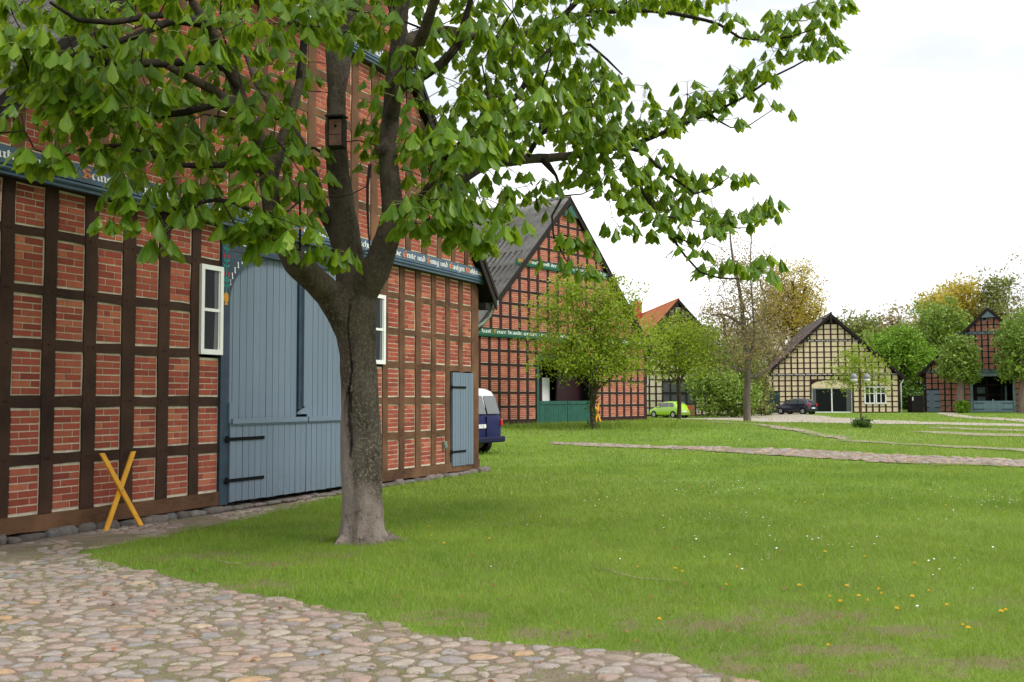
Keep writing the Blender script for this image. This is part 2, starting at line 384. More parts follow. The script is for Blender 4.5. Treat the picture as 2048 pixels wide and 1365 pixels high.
# cobbles: relaxed cells clipped from their neighbours, rounded and domed
def cobbles(name, poly, test, cell, z, seed, hgt=.014, gap=.012, stretch=1.5, ang=0.0, dome=True, keep=.93, warp=None):
    rnd = random.Random(seed); xs = [p[0] for p in poly]; ys = [p[1] for p in poly]
    ca, sa = math.cos(ang), math.sin(ang); pts = []
    R = max(max(map(abs, xs)), max(map(abs, ys)))*1.5
    cx, cy = (min(xs)+max(xs))/2, (min(ys)+max(ys))/2; W_ = max(max(xs)-min(xs), max(ys)-min(ys))*.75
    nx, ny = int(W_/(cell*stretch))+1, int(W_/cell)+1
    grid = {}
    for j in range(-ny, ny+1):
        for i in range(-nx, nx+1):
            u = (i + (.5 if j % 2 else 0) + rnd.uniform(-.56, .56)); v = (j + rnd.uniform(-.56, .56))
            u0, v0 = u*cell*stretch, v*cell
            grid[(i, j)] = (u, v, cx+u0*ca-v0*sa, cy+u0*sa+v0*ca)
    C = np.array([g[2:] for g in grid.values()]); keys = list(grid.keys()); ins = pip(C, poly)
    V = []; T = []; wt_ = lambda k: math.sin(k[0]*12.9898+k[1]*78.233+seed)*.27
    for kk, key in enumerate(keys):
        if not ins[kk]: continue
        if test and not test(C[kk][0], C[kk][1]): continue
        if rnd.random() > keep: continue
        i, j = key; u, v = grid[key][:2]
        cellp = [(-1.4,-1.4),(1.4,-1.4),(1.4,1.4),(-1.4,1.4)]
        for dj in (-2,-1,0,1,2):
            for di in (-2,-1,0,1,2):
                q = grid.get((i+di, j+dj))
                if q is None or (di == 0 and dj == 0): continue
                du, dv = q[0]-u, q[1]-v; d2 = (du*du+dv*dv)/2
                cellp = clip(cellp, -du, -dv, d2+(wt_(key)-wt_((i+di, j+dj)))/2)
        if len(cellp) < 3: continue
        P = [((a*stretch)*cell, b*cell) for a, b in cellp]
        mx_, my_ = sum(p[0] for p in P)/len(P), sum(p[1] for p in P)/len(P)
        for _ in range(2):  # Chaikin rounding
            Q = []
            for a in range(len(P)):
                p, q = P[a], P[(a+1) % len(P)]
                if _ == 0 and math.hypot(q[0]-p[0], q[1]-p[1]) < cell*.12: Q.append(((p[0]+q[0])/2, (p[1]+q[1])/2)); continue
                Q.append((p[0]*.75+q[0]*.25, p[1]*.75+q[1]*.25)); Q.append((p[0]*.25+q[0]*.75, p[1]*.25+q[1]*.75))
            P = Q
        sz = math.sqrt(area(P)); shr = max(.35, 1-gap*2/sz)*rnd.uniform(.86, 1.0)
        bx, by = C[kk]; n = len(P); b = len(V); hh = hgt*rnd.uniform(.5, 1.25); tx, ty = rnd.uniform(-.05, .05), rnd.uniform(-.05, .05); zz = gz(bx, by)+z
        rings = ((1.0, -.3), (.93, .45), (.75, .85)) if dome else ((1.0, -.2), (.8, .8))
        for s_, h_ in rings:
            for a, (x, y) in enumerate(P):
                x2, y2 = mx_+(x-mx_)*shr*s_, my_+(y-my_)*shr*s_
                V.append((bx+x2*ca-y2*sa, by+x2*sa+y2*ca, zz+hh*h_+tx*x2+ty*y2 + (rnd.uniform(-.0015, .0015) if s_ < 1 else 0)))
        V.append((bx+mx_*ca-my_*sa, by+mx_*sa+my_*ca, zz+hh+tx*mx_+ty*my_))
        for r in range(len(rings)-1):
            for a in range(n):
                a2 = (a+1) % n; p, q, r1, s1 = b+r*n+a, b+r*n+a2, b+(r+1)*n+a2, b+(r+1)*n+a
                T.append((p, q, r1)); T.append((p, r1, s1))
        for a in range(n): T.append((b+(len(rings)-1)*n+a, b+(len(rings)-1)*n+(a+1) % n, b+len(rings)*n))
    o = fastmesh(name, V, T, M['cobble'], smooth=True); return tag(o, kind='structure')
def ytest(x, y):   # near-field stones only where the camera's ground is in view, fewer towards the wall where soil covers them
    if y < 5.0 or abs(x) > y*.56+.4: return False
    d = (x+6.0)*.9085-(y-11.6)*.418      # distance in front of the facade
    return not (d < 1.3 and y > 8.5 and noise.noise(Vector((x*1.2, y*1.2, 3))) > -.05)
cobbles('cobblestones', YARD, ytest, .112, .003, 5, hgt=.0165, gap=.011, stretch=1.4, ang=.12)
cobbles('lane_cobbles', LANE, lambda x, y: noise.noise(Vector((x*.35, y*.35, 7))) > -.42, .24, .03, 9, hgt=.035, gap=.03, stretch=1.25, dome=False, keep=.8)
# ---------------------------------------------------------------- grass blades, flowers, dead leaves
CORN = Vector((-.787, 22.8)); FD = Vector((.418, .9085)); FN = Vector((-.9085, .418))
def in_near_house(x, y):
    return ((x-CORN.x)*FN.x + (y-CORN.y)*FN.y > -.15) & ((x-CORN.x)*FD.x + (y-CORN.y)*FD.y < .4)
GZT = {}
def gzv(P): return np.array([gz(x, y) for x, y in P], np.float32)
TREE = at(724, 1072, 11.75)
def blades():
    rng = np.random.default_rng(4); A = []
    bands = [(5.0, 8.5, 3000, .045, .0050), (8.5, 12, 2300, .050, .0055), (12, 17, 1300, .055, .0075), (17, 25, 480, .06, .012), (25, 38, 150, .07, .02), (38, 60, 45, .09, .035), (60, 92, 11, .11, .06)]
    pts = []
    for y0, y1, dens, h, wd in bands:
        n = int((y1*y1-y0*y0)/2*1.10*dens); y = np.sqrt(rng.uniform(y0*y0, y1*y1, n)); x = y*rng.uniform(-.53, .55, n)
        P = np.stack([x, y], 1); jit = rng.normal(0, .085+.002*y1, P.shape) + np.array([(noise.noise(Vector((a*1.1, b*1.1, 4)))*.28, noise.noise(Vector((a*1.1, b*1.1, 8)))*.28) for a, b in P])
        ok = ~pip(P+jit, YARD) & ~in_near_house(x, y) & (~pip(P+jit*2.5, LANE) | (rng.uniform(0, 1, n) < .10))
        for g in GRAVEL: ok &= ~pip(P+jit*2, g) | (rng.uniform(0, 1, n) < .10)
        cl = np.array([noise.noise(Vector((a*2.3, b*2.3, 1.7))) for a, b in P]); thin = np.array([noise.noise(Vector((a*.5, b*.9, 5.7))) for a, b in P])
        dist = np.hypot(x-TREE.x, (y-TREE.y)); bare = np.exp(-(dist/.55)**2)
        worn = np.array([worn_at(a, b) for a, b in P]) if y0 < 13 else np.zeros(n)
        worn = np.maximum(worn, np.clip(1-np.abs((y-20.2)+.35*(x-3))/.35, 0, 1)*.6*(x > 0))
        ok &= rng.uniform(0, 1, n) > worn*.80
        P = P[ok]; k = len(P); s_ = 1+.55*np.clip(cl[ok], -1, 1)-.35*np.clip(worn[ok], 0, 1)
        pts.append((P, np.full(k, h)*s_*rng.uniform(.5, 1.35, k), np.full(k, wd)*rng.uniform(.7, 1.3, k), np.clip(worn[ok]*.55*(rng.uniform(0, 1, k) < .8), 0, .7)))
    # yard: sparse moss and grass tufts between the stones
    n = 60000; y = rng.uniform(5.2, 11.5, n); x = y*rng.uniform(-.53, .4, n); P = np.stack([x, y], 1); cl = np.array([noise.noise(Vector((a*1.5, b*1.5, 9))) for a, b in P])
    ok = pip(P, YARD) & ~in_near_house(x, y) & (cl > -.08); P = P[ok]; k = len(P)
    pts.append((P, rng.uniform(.008, .022, k), np.full(k, .006), np.full(k, .35)*rng.uniform(0, 1, k)))
    for (cx, cy, sp, nn, hh) in ((4.2, 45.6, 3.2, 5000, .32), (TREE.x-.35, TREE.y-.05, .07, 500, .12)):   # taller tufts
        P = np.stack([rng.normal(cx, sp, nn), rng.normal(cy, sp*.25, nn)], 1); P = P[P[:, 1] < cy+1]; k = len(P)
        pts.append((P, rng.uniform(.3, 1, k)*hh, np.full(k, .025 if sp > 1 else .005), np.zeros(k)))
    P = np.concatenate([a[0] for a in pts]); H = np.concatenate([a[1] for a in pts]); Wd = np.concatenate([a[2] for a in pts]); tint = np.concatenate([a[3] for a in pts])
    n = len(P); a = rng.uniform(0, 2*math.pi, n); lean = rng.uniform(.15, .9, n)*H; la = rng.uniform(0, 2*math.pi, n)
    Z = np.where(P[:, 1] < 24, 0.0, 1.0); far = Z > 0; Z = np.zeros(n); Z[far] = gzv(P[far])
    Z += .004
    bx = np.cos(a)*Wd/2; by = np.sin(a)*Wd/2
    V = np.zeros((n, 3, 3), np.float32)
    V[:, 0] = np.stack([P[:, 0]-bx, P[:, 1]-by, Z], 1); V[:, 1] = np.stack([P[:, 0]+bx, P[:, 1]+by, Z], 1)
    V[:, 2] = np.stack([P[:, 0]+np.cos(la)*lean, P[:, 1]+np.sin(la)*lean, Z+H], 1)
    o = fastmesh('grass', V.reshape(-1, 3), np.arange(n*3).reshape(-1, 3), M['blade'], attr=np.repeat(tint, 3)); tag(o, kind='stuff')
    print('blades', n)
blades()
M['daisy'] = simple('daisy_petals', (.80,.80,.78), .6, .2, .03); M['dandelion'] = simple('dandelion_yellow', (.80,.48,.02), .6, .2, .1)
M['deadleaf'] = simple('dead_leaf', (.20,.085,.04), .8, .2, .5, 9)
def discs(name, P, rad, z, mat, kind='stuff', n=6, seed=3):
    rng = np.random.default_rng(seed); V = []; T = []
    for (x, y), r, zz in zip(P, rad, z):
        b = len(V); t = rng.uniform(-.4, .4, 2); g = gz(x, y)+zz; V.append((x, y, g+r*.3))
        for k in range(n):
            a = 2*math.pi*k/n; rr = r*rng.uniform(.75, 1.1); V.append((x+rr*math.cos(a), y+rr*math.sin(a), g+rr*(t[0]*math.cos(a)+t[1]*math.sin(a))))
        for k in range(n): T.append((b, b+1+k, b+1+(k+1) % n))
    o = fastmesh(name, V, T, mat); return tag(o, kind=kind)
def flowers():
    rng = np.random.default_rng(11); P = []
    cl = [(1440,985,50,9,26),(1450,1035,70,14,24),(1900,985,70,14,30),(2010,1003,30,8,28),(1240,945,90,14,18),(1150,1020,80,30,12),(1690,1095,50,14,9),(1930,1145,40,12,8),(1800,1050,200,60,26),(1480,1110,160,40,20),(1000,950,40,12,8),(1300,1000,300,60,34),(1700,880,260,10,70),(1400,873,200,9,60),(1250,880,90,8,30),(1520,864,60,4,16)]
    for cx, cy, sx, sy, k in cl:
        for _ in range(k):
            px, py = rng.normal(cx, sx), rng.normal(cy, sy)
            if py < 856 or px > 2080: continue
            p = gnd(px, py)
            q = np.array([[p.x, p.y]])
            if p.y > 60 or pip(q, YARD)[0] or pip(q, LANE)[0]: continue
            P.append((p.x, p.y))
    discs('daisies', P, [rng.uniform(.008, .014)*(1 if y < 25 else 1.5) for x, y in P], [.05]*len(P), M['daisy'])
    D = [(858,1062),(888,1097),(862,1080),(1493,968),(1510,969),(1514,972),(1405,981),(1510,996),(1522,998),(1610,1014),(1625,1010),(1716,1012),(979,1087),(665,1050),(1351,1149),(1365,1155),(1474,1146),(1650,1114),(1730,1124),(1829,1138),(1599,1184),(1660,1207),(1681,1217),(1718,1206),(1736,1215),(1694,1185),(1758,1192),(1763,1201),(1825,1207),(1858,1195),(1894,1225),(1794,1232),(1926,1266),(1937,1272),(1319,1254),(1657,1308),(2003,1238),(2012,1235),(1453,1183),(1190,987),(1128,907),(1392,910),(1240,905),(1540,885),(1892,1019),(2010,1035),(1275,1146)]
    md = None
    for i, (px, py) in enumerate(D):
        p = gnd(px, py)
        if md is None:
            b = MB()
            for r, z0, n in ((.021, .052, 14), (.014, .060, 10)):
                for k in range(n):
                    a = 2*math.pi*k/n+z0*40; c, s_ = math.cos(a), math.sin(a); wv = .0045
                    b.quad((0, 0, z0-.004), (c*r*.7-s_*wv, s_*r*.7+c*wv, z0+.004), (c*r, s_*r, z0+.006), (c*r*.7+s_*wv, s_*r*.7-c*wv, z0+.004))
            root = empty('dandelion', (p.x, p.y, gz(p.x, p.y))); b.build('flower_head', M['dandelion'], root)
            st = MB(); st.tube([(0,0,0), (.003,.002,.03), (0,0,.05)], .002, 5); st.build('stem', M['blade'], root); md = root
            o = root
        else:
            o = md.copy(); COL.objects.link(o); o.location = (p.x, p.y, gz(p.x, p.y))
            for ch in md.children:
                c = ch.copy(); COL.objects.link(c); c.parent = o
        o.rotation_euler.z = i*1.7; s_ = .85 + (.7 if p.y > 24 else 0) + .25*math.sin(i*2.3); o.scale = (s_, s_, 1)
        tag(o, 'yellow dandelion head in the lawn grass', 'dandelion', 'dandelions dotted over the lawn')
    n = 420; y = np.sqrt(rng.uniform(30, 190, n)); x = y*rng.uniform(-.5, .35, n); P = np.stack([x, y], 1)
    ok = ~in_near_house(x, y) & ((rng.uniform(0, 1, n) < .45) | (y < 9)); P = P[ok]
    discs('fallen_leaves', P, rng.uniform(.008, .026, len(P)), [.03]*len(P), M['deadleaf'], n=4)
flowers()
def stick(pts, r, label):
    b = MB(); P = [gnd(*p)+Vector((0, 0, .02)) for p in pts]; b.tube(P, [.6*r*(1-.5*i/len(P)) for i in range(len(P))], 6)
    tag(b.build('fallen_twig', M['stick'], smooth=True), label, 'twig', 'twigs lying on the lawn')
M['stick'] = simple('pale_bark', (.36,.31,.22), .8, .2, .3, 12)
stick([(1205,1142),(1240,1152),(1272,1160),(1310,1163),(1362,1166)], .011, 'long pale bent twig lying in the middle of the lawn')
stick([(640,1082),(700,1086),(745,1084),(775,1076),(780,1062)], .012, 'pale twig curled round the foot of the chestnut trunk')
stick([(432,1124),(455,1130),(480,1131)], .010, 'short pale twig on the grass left of the chestnut trunk')
# ---------------------------------------------------------------- blackletter strokes drawn with a slanted nib
def mi(x, d=0): return [(x-.09, .86), (x, .78), (x, .18), (x+.10, .06)]
def bowl(x=0): return [(x, .80), (x+.16, .96), (x+.30, .80), (x+.30, .20), (x+.15, .04), (x, .20), (x, .80)]
GL = {
 'i': ([mi(0), [(.02, 1.22), (.08, 1.28)]], .26), 'ı': ([mi(0)], .26), 'n': ([mi(0), [(0, .78), (.16, .95), (.28, .80)], mi(.28)], .52),
 'm': ([mi(0), [(0, .78), (.14, .95), (.26, .80)], mi(.26), [(.26, .78), (.40, .95), (.52, .80)], mi(.52)], .76),
 'u': ([mi(0), mi(.30), [(.08, .08), (.30, .22)]], .54), 'ü': ([mi(0), mi(.30), [(.08, .08), (.30, .22)], [(.02, 1.2), (.06, 1.25)], [(.26, 1.2), (.30, 1.25)]], .54),
 'r': ([mi(0), [(0, .78), (.14, .94), (.24, .84)]], .36), 'e': ([[(.26, .70), (.14, .96), (0, .80), (0, .20), (.14, .04), (.28, .16)], [(0, .50), (.26, .72)]], .42),
 'a': ([[(.02, .86), (.16, .96), (.28, .82), (.28, .18), (.38, .06)], [(.28, .58), (.06, .46), (0, .22), (.12, .05), (.28, .20)]], .48),
 'o': ([bowl()], .46), 'd': ([bowl(), [(.30, .80), (.04, 1.38)]], .46), 'b': ([[(0, 1.42), (0, .20)], bowl()], .46), 'h': ([[(0, 1.42), (0, .12)], [(0, .78), (.16, .95), (.30, .78), (.30, .1), (.18, -.22)]], .48),
 'l': ([[(0, 1.42), (0, .18), (.10, .06)]], .26), 't': ([[(.02, 1.20), (.02, .18), (.14, .06)], [(-.10, .90), (.18, .92)]], .34),
 's': ([[(.26, .86), (.12, .96), (0, .76), (.26, .30), (.14, .04), (-.02, .14)]], .42), 'ſ': ([[(.20, 1.36), (.04, 1.25), (.04, .05)]], .26), 'f': ([[(.22, 1.36), (.04, 1.25), (.04, -.1)], [(-.08, .82), (.20, .84)]], .32),
 'g': ([bowl(), [(.30, .80), (.30, -.25), (.14, -.42), (-.02, -.30)]], .48), 'c': ([[(.24, .84), (.13, .96), (0, .80), (0, .20), (.14, .04), (.26, .16)]], .38),
 'k': ([[(0, 1.42), (0, .12)], [(.22, .95), (.02, .60), (.24, .10)]], .40), 'p': ([[(0, .9), (0, -.42)], bowl()], .46), 'w': ([mi(0), mi(.28), [(.5, .95), (.62, .78), (.60, .2), (.36, .05)], [(.06, .08), (.28, .2)]], .80),
 'v': ([mi(0), [(.06, .9), (.30, .86), (.30, .2), (.1, .04)]], .46), 'z': ([[(0, .92), (.26, .92), (.06, .50), (.26, .30), (.1, -.2)]], .42), 'ß': ([[(.02, -.3), (.02, 1.2), (.16, 1.38), (.28, 1.2), (.12, .8), (.30, .5), (.28, .15), (.14, .04)]], .46),
 'y': ([mi(0), mi(.30), [(.30, .2), (.1, -.4)]], .54), 'j': ([[(0, .9), (0, -.2), (-.14, -.4)]], .26), '.': ([[(0, .06), (.05, .1)]], .2), ' ': ([], .36)}
def cap(extra, wd=.78): return ([[(.55, 1.30), (.30, 1.42), (.05, 1.15), (.02, .4), (.25, -.02), (.52, .15), (.60, .6), (.50, .95)]] + extra, wd)
GL.update({'G': cap([[(.25, 1.1), (.25, .3)]]), 'S': ([[(.55, 1.25), (.25, 1.42), (.02, 1.1), (.15, .8), (.5, .65), (.58, .3), (.3, -.02), (0, .2)], [(.2, .9), (.2, .3)]], .76),
 'E': cap([[(.1, .7), (.5, .75)]]), 'W': ([[(0, 1.3), (.1, .1), (.35, .0)], [(.35, 1.3), (.35, 0.)], [(.6, 1.3), (.75, .9), (.65, .1), (.35, 0)]], .95), 'D': cap([[(.28, 1.2), (.28, .2)], [(.5, .95), (.2, 1.5)]]),
 'F': ([[(.6, 1.35), (.1, 1.4)], [(.2, 1.35), (.2, .1), (0, 0)], [(.05, .75), (.5, .8)]], .7), 'H': ([[(.1, 1.4), (.1, .05)], [(.1, .8), (.4, 1.0), (.55, .7), (.5, 0), (.3, -.2)]], .76), 'R': ([[(.1, 1.4), (.1, .05)], [(.1, 1.3), (.5, 1.3), (.5, .8), (.1, .7)], [(.3, .7), (.6, .05)]], .78),
 'J': ([[(.5, 1.4), (.3, 1.3), (.3, .1), (0, -.1)]], .55), 'B': cap([[(.1, .75), (.5, .75)]]), 'A': ([[(.05, .05), (.1, 1.2), (.4, 1.4), (.55, 1.2), (.55, .05)], [(.1, .7), (.55, .7)]], .8), 'M': ([mi(.05), mi(.35), [(.1, 1.3), (.6, 1.3), (.7, .9), (.6, 0)]], .95),
 'U': ([[(0, 1.3), (.05, .1), (.4, 0.), (.55, .2)], [(.55, 1.35), (.55, .0)]], .75)})
def blackletter(MBw, text, x0, x1, z, xh, y, MBc=None, slope=0.0):
    tot = sum(GL.get(c, GL['n'])[1] for c in text); k = (x1-x0)/(tot) if x1 else xh
    nx, nz = .068*k, .062*xh; x = x0; rnd = random.Random(len(text))
    for c in text:
        st, wd = GL.get(c, GL['n']); mb = MBc if (MBc and c.isupper()) else MBw; th = 1.5 if c.isupper() else 1.0
        for s_ in st:
            for p, q in zip(s_, s_[1:]):
                px, pz, qx, qz = x+p[0]*k, z+p[1]*xh, x+q[0]*k, z+q[1]*xh
                ax, az = nx*th, nz*th
                if abs(qz-pz) > abs(qx-px)*.3 or True:
                    P = [(px-ax, y, pz-az), (px+ax, y, pz+az), (qx+ax, y, qz+az), (qx-ax, y, qz-az)]
                    cr = (P[1][0]-P[0][0])*(P[2][2]-P[0][2])-(P[1][2]-P[0][2])*(P[2][0]-P[0][0])
                    if cr < 0: P = P[::-1]
                    mb.quad(*P)
        x += wd*k
# ---------------------------------------------------------------- half-timbered houses
class House:
    def __init__(s, name, label, loc, rz, W_, L_, ze, slope, ovs, ovf, th, mats, timber_y=.022, seed=1):
        s.root = empty(name, loc, rz, label, 'house'); s.W, s.L, s.ze, s.sl, s.ovs, s.ovf, s.th = W_, L_, ze, slope, ovs, ovf, th
        s.tm = 0; s.mw, s.mp, s.mb_ = mats; s.ty = timber_y; s.rnd = random.Random(seed); s.T, s.P, s.B = MB(), MB(), MB()
    def roofz(s, x):      # underside of the roof at the facade
        return s.ze + (min(x, s.W-x)+s.ovs)*s.sl - s.th
    def clipr(s, poly, off=0.0):
        c = s.ze+s.ovs*s.sl-s.th-off
        poly = clip(poly, s.sl, -1, c); return clip(poly, -s.sl, -1, c+s.W*s.sl) if len(poly) > 2 else []
    def wob(s, a0, a1, b, amp):
        n = max(2, int(abs(a1-a0)/.35)); ph = s.rnd.uniform(0, 99)
        return [(a0+(a1-a0)*i/n, b + amp*noise.noise(Vector(((a0+(a1-a0)*i/n)*2.1+ph, ph, 0)))*1.6) for i in range(n+1)]
    def post(s, xa, xb, z0, z1, y0, amp=.0, m=0):
        l = [(b, a) for a, b in s.wob(z0, z1, xa, amp)]; r = [(b, a) for a, b in s.wob(z1, z0, xb, amp)]
        poly = s.clipr(r[::-1] + l[::-1]) if not m else r[::-1]+l[::-1]
        if area(poly) > .004: s.T.prism(poly, y0-s.ty-.004-s.rnd.uniform(0, .003), y0+.08, s.tm, 'z')
    def rail(s, xa, xb, z0, z1, y0, amp=0.):
        b = s.wob(xa, xb, z0, amp); t = s.wob(xb, xa, z1, amp); poly = s.clipr(b+t)
        if area(poly) > .003: s.T.prism(poly, y0-s.ty+.004-s.rnd.uniform(0, .003), y0+.08, s.tm, 'x')
    def storey(s, cols, rows, zb, zt, y0, skips=(), bricks=6, amp=0., edge=(0, None), nopost=()):
        """cols: list of (x0,x1) panels; rows: list of (z0,z1); posts fill between, rails fill between rows"""
        W_ = s.W; e0 = edge[0]; e1 = edge[1] if edge[1] is not None else W_
        xs = [e0] + [v for c in cols for v in c] + [e1]
        inside = lambda x, z: any(a < x < b and c < z < d for a, b, c, d in skips)
        for i in range(0, len(xs), 2):
            xa, xb = xs[i], xs[i+1]; xm = (xa+xb)/2
            if xb-xa < .02: continue
            cuts = sorted([(c, d) for a, b, c, d in skips if a < xm < b]); z = zb
            for c, d in cuts:
                if c > z+.02: s.post(xa, xb, z, c, y0, amp)
                z = max(z, d)
            if zt > z+.02: s.post(xa, xb, z, zt, y0, amp)
        for (xa, xb) in cols:
            xm = (xa+xb)/2; zs = [zb] + [v for r in rows for v in r] + [zt]
            for i in range(0, len(zs), 2):
                z0, z1 = zs[i], zs[i+1]
                if z1-z0 > .015 and not inside(xm, (z0+z1)/2): s.rail(xa-.005, xb+.005, z0, z1, y0, amp)
            for (z0, z1) in rows:
                if inside(xm, (z0+z1)/2): continue
                s.panel(xa, xb, z0, z1, y0, bricks, amp)
    def panel(s, xa, xb, z0, z1, y0, bricks, amp=0):
        g = .012 if amp else 0.0
        poly = s.clipr([(xa-g, z0-g), (xb+g, z0-g), (xb+g, z1+g), (xa-g, z1+g)])
        if area(poly) < .012: return
        s.P.prism(poly, y0-(.001 if bricks else .012), y0+.05)
        if not bricks: return
        r = s.rnd; mar = .019 if amp else .020; h = (z1-z0-mar*2)/bricks; j = .0155 if amp else .018; ph = r.random() < .5; x0, x1 = xa+mar+r.uniform(0, .006), xb-mar-r.uniform(0, .006); Wp = x1-x0
        for k in range(bricks):
            zz = z0+mar+k*h + r.uniform(-.002, .002); left = (k % 2 == 0) ^ ph; fr = r.uniform(.27, .36)
            if Wp > .62: cut = [fr*.66, fr*.66+.38] if left else [.62-fr*.66, 1-fr*.66]
            else: cut = [fr] if left else [1-fr]
            if r.random() < .05: cut = cut + [min(.95, cut[-1]+.3)] if cut[-1] < .6 else cut
            e = [0]+cut+[1]
            for a, b in zip(e, e[1:]):
                q = s.clipr([(x0+a*Wp+(j/2 if a else 0), zz+j/2), (x0+b*Wp-(j/2 if b < 1 else 0), zz+j/2+r.uniform(-.002, .002)), (x0+b*Wp-(j/2 if b < 1 else 0), zz+h-j/2), (x0+a*Wp+(j/2 if a else 0), zz+h-j/2+r.uniform(-.002, .002))], .01)
                if area(q) > .0006: s.B.prism(q, y0-.007-r.uniform(0, .004), y0+.01)
    def flush(s, infill='brick_infill', timber='timber_frame'):
        s.T.build(timber, s.mw, s.root)
        a = s.P.build('infill_panels', s.mp, s.root)
        if s.B.v: s.B.build(infill, s.mb_, s.root)
    def shell(s, mat, jet=.0, sidemat=None, zg=0.0):
        """closed side and back walls behind the facade, and posts along the sides"""
        b = MB(); W_, L_ = s.W, s.L; y0 = .08
        zt = s.ze+s.ovs*s.sl-s.th-.02
        b.box(0.02, .14, y0, L_, zg, zt); b.box(W_-.14, W_-.02, y0, L_, zg, zt)
        ap = s.ze+(W_/2+s.ovs)*s.sl-s.th-.02
        for yy in (L_-.12,):
            b.prism([(.14, zg), (W_-.14, zg), (W_-.14, zt), (W_/2, ap), (.14, zt)], yy, yy+.12, back=True)
        b.prism([(.14, zt+.02), (W_-.14, zt+.02), (W_-.16, zt+.05), (W_/2, ap), (.16, zt+.05)], y0+.02, y0+.1, back=True)
        b.build('side_wall', sidemat or s.mp, s.root)
        t = MB(); n = int(L_/1.3)
        for side in (0, 1):
            xa, xb = (-.012, .02) if not side else (W_-.02, W_+.012)
            for i in range(1, n+1): t.box(xa, xb, i*L_/n-.1, i*L_/n+.1 if i < n else L_, zg, zt-.01, grain='z')
            for k in range(7):
                z = zg+.15+k*(zt-zg-.3)/6
                for i in range(n): t.box(xa+.003 if not side else xa, xb if not side else xb-.003, i*L_/n+.1, (i+1)*L_/n-.1, z-.07, z+.07, grain='y')
        t.build('side_timber', s.mw[0] if isinstance(s.mw, list) else s.mw, s.root)
    def roof(s, mat, edge_mat, under_mat, pu=.30, pv=.34, res=5, y_back=None, capm=None, name='roof'):
        W_, L_ = s.W, s.L; run = W_/2+s.ovs; ln = math.hypot(run, run*s.sl); dx, dz = run/ln, run*s.sl/ln
        y0, y1 = -s.ovf, (y_back or L_+.3); V = []; Fc = []
        nu = max(2, int((y1-y0)/pu*res)); nv = int(ln/pv)
        vs = []
        for k in range(nv+1): vs += [(k*pv, .045), (min(k*pv+pv*.999, ln), .015)] if k < nv or ln-k*pv > .02 else []
        for side in (0, 1):
            base = len(V)
            for v, hs in vs:
                for i in range(nu+1):
                    y = y0+(y1-y0)*i/nu; h = hs + .045*abs(math.sin(math.pi*i/res)) + .006*noise.noise(Vector((i*.7, v*3, side)))
                    sag = -.05*math.sin(math.pi*v/ln)*(1+.5*math.sin(y*.7))
                    x = -s.ovs+v*dx - dz*(h+sag); z = s.ze+v*dz+dx*(h+sag)
                    V.append((x if not side else W_-x, y, z))
            for j in range(len(vs)-1):
                for i in range(nu):
                    q = (base+j*(nu+1)+i, base+j*(nu+1)+i+1, base+(j+1)*(nu+1)+i+1, base+(j+1)*(nu+1)+i)
                    Fc.append(q if side else q[::-1])
        r = fastmesh(name, V, Fc, mat, s.root)
        u = MB()     # boards under the tiles
        for side in (0, 1):
            f = (lambda x: x) if not side else (lambda x: W_-x)
            P = [(-s.ovs, s.ze-s.th/ dx*0.0-.12), (W_/2, s.ze+run*s.sl-.12), (W_/2, s.ze+run*s.sl-.03), (-s.ovs, s.ze-.03)]
            P = [(f(x), z-.0) for x, z in P]
            if side: P = P[::-1]
            u.prism(P, y0+.03, y1-.02, back=True)
        u.build('roof_boarding', under_mat, s.root)
        e = MB(); tw = s.th*1.15
        for side in (0, 1):
            f = (lambda x: x) if not side else (lambda x: W_-x)
            for (yy, lo, hi, o) in ((y0-.03, -.30, .05, 0), (y0-.055, -.06, .075, 0)):
                P = [(-s.ovs-.02, s.ze+lo), (W_/2, s.ze+run*s.sl+lo), (W_/2, s.ze+run*s.sl+hi), (-s.ovs-.02, s.ze+hi)]
                P = [(f(x), z) for x, z in P]
                if side: P = P[::-1]
                e.prism(P, yy, yy+.03-.003*o, back=True)
        e.build('bargeboard', edge_mat, s.root)
        c = MB(); zr = s.ze+run*s.sl+.05; n = int((y1-y0)/.38)
        for i in range(n):
            a, b = y0+(y1-y0)*i/n, y0+(y1-y0)*(i+1)/n; pts = []
            c.tube([(W_/2, a, zr), (W_/2, b+.03, zr+.008)], [.12, .105], 10)
        c.build('ridge_tiles', capm or mat, s.root, smooth=True)
    def band(s, name, x0, x1, z0, z1, yf, mat, text=None, tmat=None, cmat=None, xh=None, mould=True, txspan=None):
        b = MB(); y = yf
        b.box(x0, x1, y, y+.12, z0+(.09 if mould else 0), z1, grain='x')
        if mould:
            b.tube([(x0, y+.035, z0+.052), (x1, y+.035, z0+.052)], .035, 10); b.tube([(x0, y+.062, z0+.004), (x1, y+.062, z0+.004)], .026, 10)
            b.box(x0, x1, y+.03, y+.12, z0-.02, z0+.09, grain='x')
        o = b.build(name, mat, s.root)
        if text:
            a, c = MB(), MB(); xs = txspan or (x0+.1, x1-.1); hz = z0+(.09 if mould else 0)
            xh = xh or (z1-hz)*.46
            blackletter(a, text, xs[0], xs[1], hz+(z1-hz-xh)*.46, xh, y-.004, c)
            a.build('inscription', tmat, o)
            if c.v: c.build('inscription_capitals', cmat or tmat, o)
        return o
